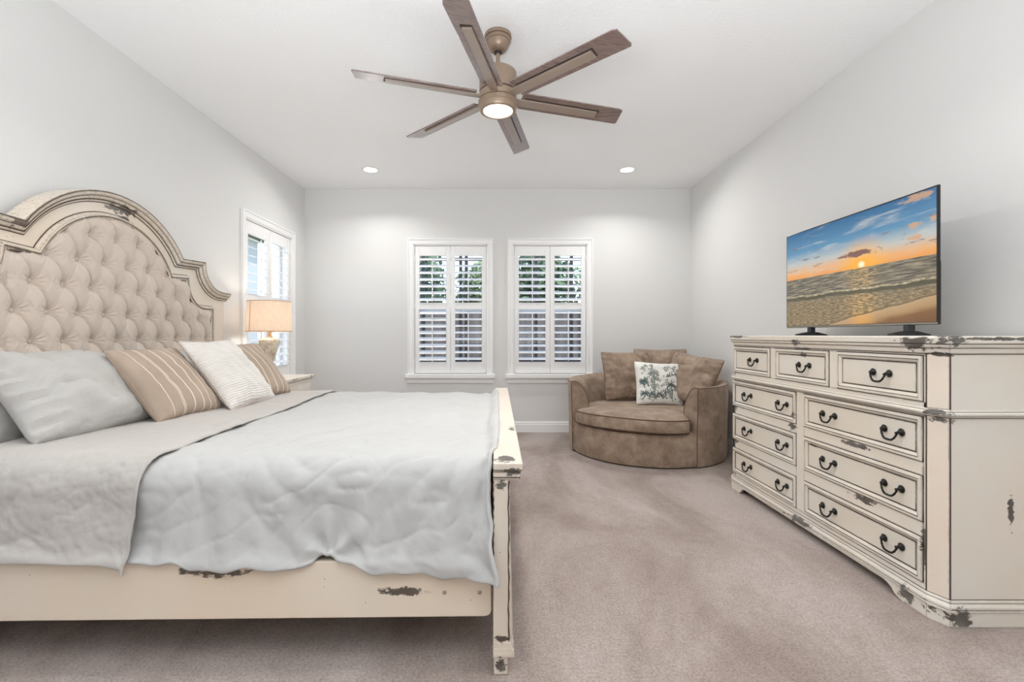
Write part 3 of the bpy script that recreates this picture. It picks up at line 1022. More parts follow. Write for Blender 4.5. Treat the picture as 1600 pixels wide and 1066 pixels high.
mb.box(TX + 0.012, TX + 0.022, TYN + 0.012, TYF - 0.012, TZ0 + 0.012, TZ0 + TVH - 0.012)
mb.build('rear_housing', M['tv_black'], tv, bevel=0.006)
mb = MB((TX - 0.0015, TVO[1], TZ0)); bz = 0.008
mb.add([(TX - 0.0012, TYF - bz, TZ0 + 0.013), (TX - 0.0012, TYN + bz, TZ0 + 0.013), (TX - 0.0012, TYN + bz, TZ0 + TVH - bz), (TX - 0.0012, TYF - bz, TZ0 + TVH - bz),
        (TX + 0.0006, TYF - bz, TZ0 + 0.013), (TX + 0.0006, TYN + bz, TZ0 + 0.013), (TX + 0.0006, TYN + bz, TZ0 + TVH - bz), (TX + 0.0006, TYF - bz, TZ0 + TVH - bz)],
       [(0, 1, 2, 3), (7, 6, 5, 4), (0, 4, 5, 1), (1, 5, 6, 2), (2, 6, 7, 3), (3, 7, 4, 0)])
scr = mb.build('screen', M['screen'], None); scr.parent = tv
scr.location = (-0.0015, 0, TZ0 - TVO[2])
mb = MB(TVO); mb.box(TX - 0.001, TX + 0.004, TYN + 0.002, TYF - 0.002, TZ0 + 0.002, TZ0 + 0.011)
mb.build('lower_bezel', plain('silver_bezel', srgb(150, 142, 130), 0.3, 0.6), tv, bevel=0.001)
for fy in (2.280, 3.000):
    mb = MB(TVO)
    mb.prism([(-0.097, 0), (0.097, 0), (0.097, 0.006), (0.03, 0.022), (-0.03, 0.022), (-0.097, 0.009)], lambda p, k: Vector((TX + 0.008 + p[0], fy - 0.016 + 0.032 * k, DT + 0.0015 + p[1])))
    mb.box(TX - 0.008, TX + 0.024, fy - 0.017, fy + 0.017, DT + 0.02, TZ0 + 0.004)
    mb.build('stand_foot', M['tv_foot'], tv, bevel=0.003)

# ------------------------------------------------------------------ bed
BY = 2.765            # centre line of the bed
BO = (-1.17, BY, 0.0)
BROT = math.radians(0.5)
HX = -2.318           # front face of the headboard board
Wb = lambda x, y, z: (x - BO[0], y - BO[1], z - BO[2])
bp_ = [
    (*Wb(-1.04, 1.655, 0.350), 0.15, 0.05, 0.024), (*Wb(-0.36, 1.655, 0.276), 0.085, 0.05, 0.019),
    (*Wb(HX + 0.01, 2.82, 1.965), 0.08, 0.13, 0.035), (*Wb(HX, 2.84, 1.915), 0.08, 0.05, 0.022),
    (*Wb(HX, 2.20, 1.60), 0.06, 0.07, 0.02), (*Wb(-2.27, 2.19, 1.735), 0.09, 0.06, 0.028),
    (*Wb(0.03, 1.61, 0.722), 0.035, 0.03, 0.02), (*Wb(0.0, 1.66, 0.75), 0.045, 0.05, 0.012),
    (*Wb(0.045, 2.2, 0.75), 0.02, 0.05, 0.012), (*Wb(-0.01, 1.62, 0.672), 0.025, 0.04, 0.018),
    (*Wb(-0.01, 1.62, 0.13), 0.03, 0.04, 0.016), (*Wb(-0.012, 1.62, 0.035), 0.022, 0.04, 0.03),
    (*Wb(-2.29, 2.83, 1.86), 0.05, 0.07, 0.012),
]
M['bed'] = m_paint('distressed_cream_bed', srgb(224, 215, 203), (0.45, 0.60), bp_)
M['mould'] = m_paint('worn_moulding', srgb(226, 217, 205), (0.37, 0.57), bp_[2:6] + bp_[12:], edge=0.014, dark=srgb(112, 100, 90), streak=True)
M['rail'] = m_paint('cream_rail', srgb(234, 222, 206), (0.56, 0.72), bp_[:2], dark=srgb(84, 72, 62))
bed = thing('bed', 'large distressed cream bed with arched tufted headboard and low footboard', 'bed', BO, BROT)
E = lambda: MB(BO)

# headboard outline, u = distance from the centre line
def concave(u0, z0, u1, z1, n=8):
    """quarter curve dropping steeply first, then running out flat"""
    return [(u1 + (u0 - u1) * (1 - math.sin(PI / 2 * i / n)), z1 + (z0 - z1) * (1 - (1 - math.cos(PI / 2 * i / n)))) if False else
            (u0 + (u1 - u0) * (1 - math.cos(PI / 2 * i / n)), z0 + (z1 - z0) * math.sin(PI / 2 * i / n)) for i in range(n + 1)]


def arch(half, zs, zp, n=26):
    h = zp - zs
    r = (half * half + h * h) / (2 * h)
    a = math.asin(half / r)
    return [(r * math.sin(-a + 2 * a * i / n), zp - r + r * math.cos(-a + 2 * a * i / n)) for i in range(n + 1)]


def outline(half, zs, zp, step_u, step_z, end_u, end_z, ext=None):
    R = arch(half, zs, zp)
    right = [(step_u, step_z)] + concave(step_u, step_z, end_u - 0.10, end_z)[1:] + [(end_u, end_z)]
    left = [(-u, z) for u, z in right][::-1]
    return left + R + right


OUT = outline(0.545, 1.730, 2.018, 0.79, 1.742, 1.145, 1.530)
INN = outline(0.462, 1.605, 1.895, 0.632, 1.615, 0.925, 1.405)
fnh = lambda p, d: Vector((HX + d, BY + p[0], p[1]))
mb = E()
brd = [(-1.112, 0.10)] + [(-1.112, 1.51)] + [(max(-1.112, min(1.112, u)), z - 0.01) for u, z in OUT if abs(u) < 1.14] + [(1.112, 1.51), (1.112, 0.10)]
mb.prism(brd, lambda p, k: Vector((HX if k == 0 else HX - 0.07, BY + p[0], p[1])))
mb.build('headboard', M['bed'], bed, bevel=0.002)
hb = [c for c in COL.objects if c.name == 'headboard'][0]
# crown moulding along the outline (outward offset positive = up)
CROWN = [(-0.040, 0.0), (-0.040, 0.006), (-0.030, 0.012), (-0.026, 0.010), (-0.022, 0.020), (-0.012, 0.030), (-0.006, 0.030), (0.0, 0.040), (0.012, 0.046), (0.014, 0.040), (0.020, 0.044), (0.022, 0.030), (0.022, -0.078), (-0.03, -0.078)]
def right_normal_path(P): return [P[i] for i in range(len(P) - 1, -1, -1)]
mb = E()
mb.sweep(right_normal_path(OUT), CROWN, fnh)
mb.build('crown_moulding', M['mould'], hb, bevel=0.0015)
# inner trim
TRIMP = [(-0.012, -0.002), (-0.014, 0.018), (-0.007, 0.026), (0.0, 0.021), (0.004, 0.028), (0.013, 0.025), (0.018, 0.012), (0.024, 0.006), (0.024, -0.002)]
INP = [(-0.925, 0.60)] + INN[0:] + [(0.925, 0.60)]
mb = E(); mb.sweep(right_normal_path(INP), TRIMP, fnh); mb.build('inner_trim', M['mould'], hb, bevel=0.001)
# dark glaze in the groove beside the trims
mb = E()
mb.sweep(right_normal_path(INP), [(0.024, -0.001), (0.024, 0.0015), (0.0285, 0.0015), (0.0285, -0.001)], fnh)
mb.sweep(right_normal_path(INP), [(-0.002, 0.018), (-0.002, 0.0228), (0.002, 0.0228), (0.002, 0.018)], fnh)
mb.sweep(right_normal_path(INP), [(-0.0165, 0.004), (-0.0165, 0.016), (-0.013, 0.016), (-0.013, 0.004)], fnh)
for (o_, d_) in ((-0.0295, 0.0118), (-0.0255, 0.0112), (-0.0085, 0.0302), (0.0128, 0.0425)):
    mb.sweep(right_normal_path(OUT), [(o_ - 0.0016, d_ - 0.003), (o_ - 0.0016, d_ + 0.0010), (o_ + 0.0016, d_ + 0.0010), (o_ + 0.0016, d_ - 0.003)], fnh)
mb.sweep(right_normal_path(OUT), [(-0.0445, -0.001), (-0.0445, 0.0018), (-0.040, 0.0018), (-0.040, -0.001)], fnh)
mb.build('glaze_gap_line', M['glaze'], hb)

# tufted panel
M['linen'] = m_cloth('beige_linen', srgb(206, 193, 181), 0.12, 14, 420, 0.95, 0.2, 0.006, 0.03)
def topz(u):
    u = abs(u)
    h, hw = 1.895 - 1.605, 0.462
    r = (hw * hw + h * h) / (2 * h)
    if u <= hw: return 1.895 - r + math.sqrt(r * r - u * u)
    if u <= 0.632: return 1.612
    q = min(1, (u - 0.632) / (0.925 - 0.10 - 0.632))
    if q >= 1: return 1.405
    return 1.615 + (1.405 - 1.615) * math.sin(math.acos(1 - q))
CU, CZ, Z0T = 0.168, 0.297, 1.169
def tuft(u, z):
    a = u / CU + (z - Z0T) / CZ
    b = u / CU - (z - Z0T) / CZ
    a2 = a - 0.10 * abs(math.sin(PI * b))            # the folds bow outwards
    fa, fb = abs(math.sin(PI * a2)), abs(math.sin(PI * b))
    ra, rb = a - round(a), b - round(b)
    du, dz = (ra + rb) * CU / 2, (ra - rb) * CZ / 2
    rad = math.hypot(du, dz)
    ang = math.atan2(dz, du)
    plump = 0.005 * (fa * fb) ** 0.5
    crease = 0.013 * math.exp(-(fa / 0.11) ** 1.1) + 0.0012 * math.exp(-(fb / 0.3) ** 1.3)
    hole = 0.048 * math.exp(-(rad / 0.026) ** 1.0)
    pleat = 0.0026 * math.sin(ang * 13) * math.exp(-((rad - 0.035) / 0.022) ** 2)
    return max(0.0, 0.034 + plump - crease - hole + pleat)
mb = E()
NU, NV = 420, 210
P = []
for i in range(NU + 1):
    u = -0.93 + 1.86 * i / NU
    row = []
    zt = topz(u) + 0.006
    for j in range(NV + 1):
        z = 0.62 + (zt - 0.62) * j / NV
        d_edge = min((zt - z) / 0.06, (0.93 - abs(u)) / 0.06, 1)
        row.append(Vector((HX + 0.004 + (tuft(u, z)) * (0.12 + 0.88 * max(0, d_edge) ** 0.6), BY + u, z)))
    P.append(row)
mb.grid(P)
tp = mb.build('tufted_panel', M['linen'], hb)
btn = None
for r_ in range(-4, 6):
    for c_ in range(-6, 7):
        u = c_ * CU + (CU / 2 if r_ % 2 else 0)
        z = Z0T + r_ * CZ / 2
        if abs(u) > 0.90 or z > topz(u) - 0.03 or z < 0.98: continue
        loc = Vector((HX + 0.006, BY + u, z)) - Vector(BO)
        if btn is None:
            m2 = MB(); m2.lathe([(0.0, 0.007), (0.006, 0.006), (0.010, 0.002), (0.010, -0.003), (0.0, -0.003)], Matrix.Rotation(PI / 2, 4, 'Y'), 14)
            btn = o = m2.build('button', M['linen'], tp)
        else:
            o = btn.copy(); COL.objects.link(o); o.parent = tp
        o.location = loc

# rails
for (y0, y1) in ((1.655, 1.697), (3.833, 3.875)):
    mb = E()
    c = 0.02
    out = [(-2.32, 0.172), (-0.045 - c, 0.183), (-0.045 - c * 0.3, 0.183 + c * 0.3), (-0.045, 0.183 + c), (-0.045, 0.385), (-2.32, 0.385)]
    mb.prism(out, lambda p, k: Vector((p[0], y0 if k == 0 else y1, p[1])))
    so = mb.build('side_rail', M['rail'], bed, bevel=0.004)
    if y0 < 2:
        for x in (-0.214, -0.087):
            m2 = E(); m2.lathe([(0.0, 0.004), (0.004, 0.0035), (0.0075, 0.001), (0.0085, -0.003)], rot_m((x, y0, 0.271), 0, PI / 2), 14)
            m2.build('bolt', plain('bolt_metal_%d' % len(bpy.data.materials), srgb(176, 162, 142), 0.4, 0.5), so)
mb = E()
for i in range(9): mb.box(-2.2 + i * 0.26, -2.2 + i * 0.26 + 0.09, 1.695, 3.835, 0.335, 0.358)
mb.build('slats', M['rail'], bed)
# footboard
mb = E()
mb.box(-0.030, 0.014, 1.69, 3.84, 0.14, 0.70)
for (z0, z1) in ((0.11, 0.19), (0.62, 0.70)): mb.box(-0.034, 0.024, 1.69, 3.84, z0, z1)
fb = mb.build('footboard', M['bed'], bed, bevel=0.003)
for (y0, y1) in ((1.615, 1.70), (3.83, 3.915)):
    mb = E()
    mb.box(-0.038, 0.017, y0, y1, 0.065, 0.692)
    mb.box(-0.036, 0.014, y0 + 0.002, y1 - 0.002, 0.0, 0.066)
    po = mb.build('post', M['bed'], fb, bevel=0.003)
    mb = E()
    # tapering outer moulding strip of the post
    mb.prism([(0.017, 0.69), (0.019, 0.69), (0.033, 0.12), (0.017, 0.12)], lambda p, k: Vector((p[0], (y0 + 0.014) if k == 0 else (y1 - 0.014), p[1])))
    for (o_, z0, z1) in ((0.006, 0.096, 0.114), (0.012, 0.080, 0.096), (0.018, 0.065, 0.080)):
        mb.box(-0.0385, 0.018 + o_ , y0 - o_ * 0.25, y1 + o_ * 0.25, z0, z1)
    mb.build('post_moulding', M['bed'], po, bevel=0.0025)
mb = E()
wob = lambda i: 0.0012 * math.sin(i * 1.7) + 0.0010 * math.sin(i * 0.63 + 1)
for (x, z0, z1, r_) in ((0.0165, 0.12, 0.685, 0.0030), (-0.0375, 0.42, 0.685, 0.0026)):
    mb.tube([(x + wob(i), 1.6152, z0 + (z1 - z0) * i / 30) for i in range(31)], [r_ * (0.5 + 0.5 * abs(math.sin(i * 0.9))) for i in range(31)], 6)
mb.build('glaze_gap_line', M['glaze'], fb)
mb = E()
for (z, xo, yo) in ((0.700, 0.0575, 0.0095), (0.7215, 0.0605, 0.0135), (0.7285, 0.0640, 0.0172)):
    mb.box(-0.0385, xo, 1.618 - yo, 3.912 + yo, z - 0.0016, z + 0.0016)
mb.build('cap_glaze', M['glaze'], fb)
mb = E()
for (z0, z1, xo, yo) in ((0.690, 0.700, 0.056, 0.006), (0.700, 0.722, 0.058, 0.010), (0.722, 0.728, 0.062, 0.016), (0.728, 0.751, 0.066, 0.018)):
    mb.box(-0.038, xo, 1.618 - yo, 3.912 + yo, z0, z1)
mb.build('footboard_cap', M['bed'], fb, bevel=0.003)

# mattress with white fitted sheet
M['sheet'] = m_cloth('white_sheet', srgb(228, 227, 225), 0.3, 7, 300)
MO = (-1.16, BY, 0.358)
mat_t = thing('mattress', 'thick mattress in a white fitted sheet on the cream bed frame', 'mattress', MO, BROT)
mb = MB(MO); mb.box(-2.26, -0.065, 1.712, 3.818, 0.36, 0.702)
mb.build('fitted_sheet', M['sheet'], mat_t, bevel=0.06, seg=5)

# ------------------------------------------------------------------ cloth (position based, numpy)
def rbox(P, lo, hi, r):
    """signed distance and outward normal of a rounded box"""
    c = (np.array(lo) + np.array(hi)) / 2
    h = (np.array(hi) - np.array(lo)) / 2 - r
    d = P - c
    s = np.sign(d); s[s == 0] = 1
    q = np.abs(d) - h
    qm = np.maximum(q, 0)
    L = np.linalg.norm(qm, axis=-1)
    inside = q.max(axis=-1)
    dist = np.where(inside > 0, L, inside) - r
    n_out = qm / np.maximum(L, 1e-9)[..., None]
    ax = q.argmax(axis=-1)
    n_in = np.eye(3)[ax]
    n = np.where((inside > 0)[..., None], n_out, n_in) * s
    return dist, n


def cloth(P, boxes, steps, ru=1.0, rv=1.0, pins=(), iters=10, puff=None, bend=0.25, damp=0.985, fric=0.6):
    P = P.astype(np.float64).copy()
    n, m = P.shape[:2]
    lu = np.linalg.norm(P[1:] - P[:-1], axis=-1) * ru
    lv = np.linalg.norm(P[:, 1:] - P[:, :-1], axis=-1) * rv
    la = np.linalg.norm(P[1:, 1:] - P[:-1, :-1], axis=-1) * (ru + rv) / 2
    lb = np.linalg.norm(P[1:, :-1] - P[:-1, 1:], axis=-1) * (ru + rv) / 2
    l2u = np.linalg.norm(P[2:] - P[:-2], axis=-1) * ru
    l2v = np.linalg.norm(P[:, 2:] - P[:, :-2], axis=-1) * rv
    Q = P.copy()
    g = np.array([0, 0, -2.6]) / 60 ** 2

    def fix(a, b, l, k=0.5, only_long=False):
        d = b - a
        L = np.linalg.norm(d, axis=-1)
        e = (L - l) / np.maximum(L, 1e-9)
        if only_long: e = np.where(e < 0, e * bend, e * 0.3)
        c = d * (e * k)[..., None]
        a += c
        b -= c

    for st in range(steps):
        vel = np.clip((P - Q) * damp, -0.02, 0.02)
        Q = P.copy()
        P = P + vel + g * (1.0 if st > 5 else 0.3)
        for it in range(iters):
            for o in (0, 1):
                fix(P[o:-1:2], P[o + 1::2], lu[o::2])
                fix(P[:, o:-1:2], P[:, o + 1::2], lv[:, o::2])
            for o in (0, 1):
                fix(P[o:-1:2, :-1], P[o + 1::2, 1:], la[o::2], 0.2)
                fix(P[o:-1:2, 1:], P[o + 1::2, :-1], lb[o::2], 0.2)
            for o in (0, 1, 2, 3):
                a, b = P[o:-2:4], P[o + 2::4]
                fix(a, b, l2u[o::4], 0.5, True)
                a, b = P[:, o:-2:4], P[:, o + 2::4]
                fix(a, b, l2v[:, o::4], 0.5, True)
            if it % 3 == 2 or it == iters - 1:
                for lo, hi, r in boxes:
                    dist, nn = rbox(P, lo, hi, r)
                    if puff is not None: dist = dist - puff(P)
                    hit = dist < 0
                    P = np.where(hit[..., None], P - nn * dist[..., None], P)
                    if it == iters - 1:
                        mv = P - Q
                        tn = mv - nn * (mv * nn).sum(-1)[..., None]
                        P = np.where(hit[..., None], P - tn * fric, P)
                for (i, j, tgt) in pins:
                    P[i, j] = P[i, j] + (np.array(tgt) - P[i, j]) * min(1, st / 60)
    return P


def cloth_mesh(P, name, mat, root_loc, rot, thick, label, cat, sub=1, parent=None):
    mb = MB(root_loc)
    mb.grid([[Vector(p) for p in row] for row in P])
    o = mb.build(name, mat, None)
    o.rotation_euler = (0, 0, rot)
    s = o.modifiers.new('solid', 'SOLIDIFY'); s.thickness = thick; s.offset = -1.0
    s.use_even_offset = False
    q = o.modifiers.new('sub', 'SUBSURF'); q.levels = sub; q.render_levels = sub
    tag(o, label, cat)
    return o


CRNG = np.random.default_rng(11)
def smooth_noise(n, m, k, amp):
    a = CRNG.normal(size=(n // k + 3, m // k + 3))
    i = np.arange(n) / k; j = np.arange(m) / k
    i0 = i.astype(int); j0 = j.astype(int)
    fi = (i - i0)[:, None]; fj = (j - j0)[None, :]
    fi = fi * fi * (3 - 2 * fi); fj = fj * fj * (3 - 2 * fj)
    A = a[np.ix_(i0, j0)]; B = a[np.ix_(i0 + 1, j0)]; C_ = a[np.ix_(i0, j0 + 1)]; D_ = a[np.ix_(i0 + 1, j0 + 1)]
    return amp * ((A * (1 - fi) + B * fi) * (1 - fj) + (C_ * (1 - fi) + D_ * fi) * fj)


def puff_fn(off, amp):
    def f(P):
        x, y = P[..., 0], P[..., 1]
        top = np.clip((P[..., 2] - 0.6) / 0.1, 0, 1)
        return off + amp * top * (0.5 + 0.5 * np.sin(x * 4.1 + 1.3 * np.sin(y * 2.7)) * np.sin(y * 3.6 + 0.8 * np.sin(x * 3.9 + 1)))
    return f


bedbox = [((-2.6, 1.712, -0.5), (-0.03, 3.818, 0.702), 0.085), ((-2.6, 1.655, -0.5), (-0.04, 3.875, 0.385), 0.012),
          ((-0.030, 1.612, -0.5), (0.2, 3.92, 0.735), 0.004)]


def upsample(P, k=2):
    """Catmull-Rom refinement of a grid along both axes"""
    def up(A):
        n = A.shape[0]
        E = np.concatenate([2 * A[:1] - A[1:2], A, 2 * A[-1:] - A[-2:-1]])
        t_ = np.arange((n - 1) * k + 1) / k
        i0 = np.minimum(t_.astype(int), n - 2)
        f = (t_ - i0)[:, None, None]
        p0, p1, p2, p3 = E[i0], E[i0 + 1], E[i0 + 2], E[i0 + 3]
        return 0.5 * (2 * p1 + (p2 - p0) * f + (2 * p0 - 5 * p1 + 4 * p2 - p3) * f ** 2 + (3 * p1 - p0 - 3 * p2 + p3) * f ** 3)
    return up(up(P).transpose(1, 0, 2)).transpose(1, 0, 2)


def displace(P, fn):
    du, dv = np.gradient(P, axis=0), np.gradient(P, axis=1)
    nn = np.cross(du, dv)
    nn /= np.maximum(np.linalg.norm(nn, axis=-1), 1e-9)[..., None]
    s_ = np.concatenate([np.zeros((P.shape[0], 1)), np.cumsum(np.linalg.norm(P[:, 1:] - P[:, :-1], axis=-1), axis=1)], axis=1)
    H = np.array([[fn(P[i, j, 0], s_[i, j]) for j in range(P.shape[1])] for i in range(P.shape[0])])
    return P + nn * H[..., None]


def bil(x, y, z=0.0):
    """soft puffs parted by narrow creases"""
    v_ = abs(mnoise.noise(Vector((x, y, z)))) * 1.9
    return min(1.0, v_) ** 0.7


# comforter
nx, ny = 76, 138
xs_ = np.linspace(-1.62, -0.026, nx)
hemL = np.interp(xs_, [-1.62, -1.3, -1.05, -0.80, -0.63, -0.47, -0.30, -0.14, -0.05], [0.24, 0.30, 0.325, 0.325, 0.285, 0.335, 0.345, 0.345, 0.36])
hemL = hemL + 0.006 * np.sin(xs_ * 23) + 0.004 * np.sin(xs_ * 51 + 1)
v = np.linspace(0, 1, ny)
P0 = np.zeros((nx, ny, 3))
y0_ = 1.735 - hemL
for i in range(nx):
    P0[i, :, 0] = xs_[i]
    P0[i, :, 1] = y0_[i] + (3.80 + 0.33 - y0_[i]) * v
P0[:, :, 2] = 0.79 + smooth_noise(nx, ny, 6, 0.006) + smooth_noise(nx, ny, 14, 0.010)
P0[:, :, 0] += smooth_noise(nx, ny, 9, 0.003)
duv = cloth(P0, bedbox, 140, 1.035, 1.01, puff=puff_fn(0.024, 0.018), iters=10)
# the near foot corner flares a little past the post
kx = np.clip((duv[:, :, 0] + 0.30) / 0.27, 0, 1)
kz = np.clip((0.66 - duv[:, :, 2]) / 0.30, 0, 1) * (duv[:, :, 1] < 2.0)
duv[:, :, 1] -= 0.030 * kx * kz
duv[:, :, 0] += 0.014 * kx ** 2 * kz ** 1.5
M['duvet'] = m_cloth('light_grey_cotton', srgb(191, 191, 190), 0.26, 5.5, 280, 0.9, 0.1, 0.016, 0.02)


def duvet_folds(x, s):
    side = min(1, max(0, (0.50 - s) / 0.10))
    top = 1 - side
    w1, w2 = mnoise.noise(Vector((x * 1.7, s * 1.7, 3.1))), mnoise.noise(Vector((x * 1.7, s * 1.7, 9.7)))
    # soft diagonal ridges over the top
    h = top * (0.010 * bil((x * 0.75 + s) * 1.6 + w1, (s - x * 1.1) * 4.2 + w2, 1.0) + 0.006 * bil(x * 5 + w2, s * 3.2 + w1, 5.0))
    # side: slanting folds falling from the edge
    h += side * (0.014 * bil((x + 0.55 * s) * 4.6 + w1 * 1.2, s * 2.2 - x * 0.8, 2.0) + 0.004 * bil((x - 0.8 * s) * 9 + w2, s * 5.5, 7.0))
    # gathered place in the hem
    dx, ds = x + 0.63, s + 0.01
    r = math.hypot(dx, ds)
    a = math.atan2(ds, dx)
    h += 0.016 * math.exp(-(r / 0.17) ** 1.4) * math.sin(a * 8.0 + 0.6)
    # folds into the foot corner
    fx = max(0, 1 + (x + 0.05) / 0.55)
    h += fx * (0.5 + 0.5 * side) * 0.014 * bil((x * 0.9 - s * 0.55) * 7 + w1, s * 1.6, 4.0) * (1 if s < 1.2 else max(0, 1 - (s - 1.2) / 0.5))
    h += (0.35 + 0.65 * side) * (0.0018 * bil((x + 0.9 * s) * 15 + 2 * w1, (s - 0.5 * x) * 6 + w2, 11.0) + 0.0007 * bil(x * 26 + 2 * w2, s * 22 + 2 * w1, 13.0))
    h += top * 0.003 * bil((x + 0.5 * s) * 3.4 + w2, (s - x * 0.9) * 13 + 2 * w1, 17.0)
    n1 = mnoise.noise(Vector(((x * 0.9 + s) * 3.2 + 0.8 * w1, (s - 0.7 * x) * 9.0 + 0.8 * w2, 31.0)))
    n2 = mnoise.noise(Vector(((x - 0.8 * s) * 4.2 + w2, (s + 0.6 * x) * 12.0 + w1, 37.0)))
    n3 = mnoise.noise(Vector((x * 1.3, s * 1.3, 41.0)))
    k1 = max(0.0, 1 - abs(n1) * 8.5) ** 1.4
    k2 = max(0.0, 1 - abs(n2) * 9.5) ** 1.4
    h -= (0.0042 if side > 0.5 else 0.0034) * (k1 * max(0, 0.55 + n3 * 1.6) + 0.7 * k2 * max(0, 0.5 - n3 * 1.6))
    return h - 0.008


duv = displace(upsample(duv, 2), duvet_folds)
cloth_mesh(duv, 'comforter', M['duvet'], (-0.8, BY, 0.7), BROT, 0.016, 'light grey comforter spread over the foot half of the bed', 'comforter')
# folded back sheet in greige
nx2, ny2 = 40, 150
xs2 = np.linspace(-2.06, -1.35, nx2)
P1 = np.zeros((nx2, ny2, 3))
hem2 = np.interp(xs2, [-2.06, -1.42, -1.35], [0.315, 0.325, 0.345])
for i in range(nx2):
    P1[i, :, 0] = xs2[i]
    P1[i, :, 1] = 1.735 - hem2[i] + (3.80 + 0.34 - 1.735 + hem2[i]) * np.linspace(0, 1, ny2)
P1[:, :, 0] += 0.02 * np.sin(np.linspace(0, 7, ny2))[None, :] * np.linspace(0.2, 1, nx2)[:, None]
P1[:, :, 2] = 0.83 + smooth_noise(nx2, ny2, 5, 0.007)
P1[:, :, 0] += smooth_noise(nx2, ny2, 7, 0.003)
sh = cloth(P1, bedbox, 140, 1.04, 1.012, puff=puff_fn(0.046, 0.018), iters=10)


def sheet_folds(x, s):
    side = min(1, max(0, (0.46 - s) / 0.12))
    w1, w2 = mnoise.noise(Vector((x * 2.3, s * 2.3, 3.9))), mnoise.noise(Vector((x * 2.3, s * 2.3, 12.7)))
    h = (1 - side) * 0.006 * bil((x + s) * 2.0 + w1, (s - x) * 4.0 + w2, 1.5)
    h += side * (0.013 * bil((x - 0.7 * s) * 6.0 + 1.4 * w1, (s + 0.4 * x) * 3.6 + 1.2 * w2, 2.5) + 0.0035 * bil(x * 15 + w2 * 2, s * 13 + w1 * 2, 8.0))
    h += (0.3 + 0.7 * side) * (0.0016 * bil((x + s) * 22 + 2 * w2, (s - x) * 17 + 2 * w1, 21.0) + 0.0006 * bil(x * 40, s * 36, 23.0))
    n1 = mnoise.noise(Vector(((x + s) * 7 + w1, (s - x) * 15 + w2, 51.0)))
    n2 = mnoise.noise(Vector(((x - s) * 6 + w2, (s + x) * 13 + w1, 57.0)))
    h -= (0.25 + 0.75 * side) * 0.0045 * (max(0.0, 1 - abs(n1) * 7.5) ** 1.4 * max(0, 0.6 + w1) + max(0.0, 1 - abs(n2) * 7.5) ** 1.4 * max(0, 0.6 - w1))
    return h * min(1, s / 0.03 + 0.3) - 0.003


sh = displace(upsample(sh, 2), sheet_folds)
M['greige'] = m_cloth('greige_cotton', srgb(190, 186, 182), 0.3, 8, 280, 0.9, 0.1, 0.014, 0.02)
sheet_o = cloth_mesh(sh, 'top_sheet', M['greige'], (-1.6, BY, 0.7), BROT, 0.010, 'greige top sheet turned back in a band across the bed', 'sheet')
# rolled hem along its free edge
mb = MB((0, 0, 0)); mb.tube([Vector(p) - Vector((-1.6, BY, 0.7)) + Vector((0.001, 0, -0.008)) for p in sh[-1, ::3]], 0.006, 8)
mb.build('hem', M['greige'], sheet_o)


# ------------------------------------------------------------------ pillows
def pillow_grid(w, h, T, n=44, seed=0, wr=0.006, pinch=0.075, sag=0.16, pw=0.40):
    """front and back surfaces in local coordinates (x width, y height, z thickness)"""
    F, Bk = [], []
    for i in range(n + 1):
        s = math.sin(PI / 2 * (-1 + 2 * i / n))
        fr, br = [], []
        for j in range(n + 1):
            q = math.sin(PI / 2 * (-1 + 2 * j / n))
            x = w / 2 * s * (1 - pinch * (1 - q * q) * s * s)
            y = h / 2 * q * (1 - pinch * (1 - s * s) * q * q)
            cf = (s * s * q * q) ** 3
            x *= 1 - 0.04 * cf; y *= 1 - 0.04 * cf
            b = max(0.0, (1 - s ** 2) * (1 - q ** 2)) ** pw
            b *= 1 - sag * q
            nz = mnoise.fractal(Vector((x * 5 + seed * 7.3, y * 7 + seed, seed * 1.7)), 0.6, 2.0, 4) * wr
            # gathers running in from the seams
            edge = math.exp(-3.0 * (1 - max(abs(s), abs(q))))
            gz = wr * 0.5 * edge * math.sin((y if abs(s) > abs(q) else x) * 95 + seed * 3) * min(1, b * 3)
            ok = min(1, b * 4)
            w1 = mnoise.noise(Vector((x * 3 + seed, y * 3, 4.0)))
            nz += wr * 1.6 * (bil((x * 0.8 + y) * 5.5 + w1 + seed, (y - x * 0.6) * 3.0 + w1, seed * 2.1) - 0.5)
            fr.append(Vector((x, y, T / 2 * b + (nz + gz) * ok)))
            br.append(Vector((x, y, -T / 2 * b * 0.9)))
        F.append(fr); Bk.append(br)
    return F, Bk


def frame(center, ex, ey):
    ex = Vector(ex).normalized(); ey = Vector(ey)
    ey = (ey - ex * ey.dot(ex)).normalized()
    ez = ex.cross(ey)
    m = Matrix((ex, ey, ez)).transposed().to_4x4()
    m.translation = center
    return m


def pillow(name, mat, center, ex, ey, w, h, T, label, group=None, seed=0, parent=None, roll=0.0, **kw):
    Fm = frame(center, ex, ey) @ Matrix.Rotation(roll, 4, 'Z')
    F, Bk = pillow_grid(w, h, T, seed=seed, **kw)
    mb = MB()
    mb.grid(F); mb.grid(Bk)
    o = mb.build(name, mat, None, weld=True)
    o.matrix_world = Fm
    o.location = Fm.translation; o.rotation_euler = Fm.to_euler()
    tag(o, label, 'pillow' if 'cushion' not in name else 'cushion', group)
    # welt seam
    ring_ = [F[i][0] for i in range(len(F))] + [F[-1][j] for j in range(1, len(F))] + [F[i][-1] for i in range(len(F) - 2, -1, -1)] + [F[0][j] for j in range(len(F) - 2, 0, -1)]
    return o, F, ring_


def seam(o, ring_, mat, r=0.003, name='seam'):
    mb = MB(); mb.tube(ring_, r, 6, closed=True)
    return mb.build(name, mat, o)


M['pillow_grey'] = m_cloth('pale_grey_cotton', srgb(188, 186, 183), 0.3, 7, 280, 0.9, 0.1, 0.02, 0.02)


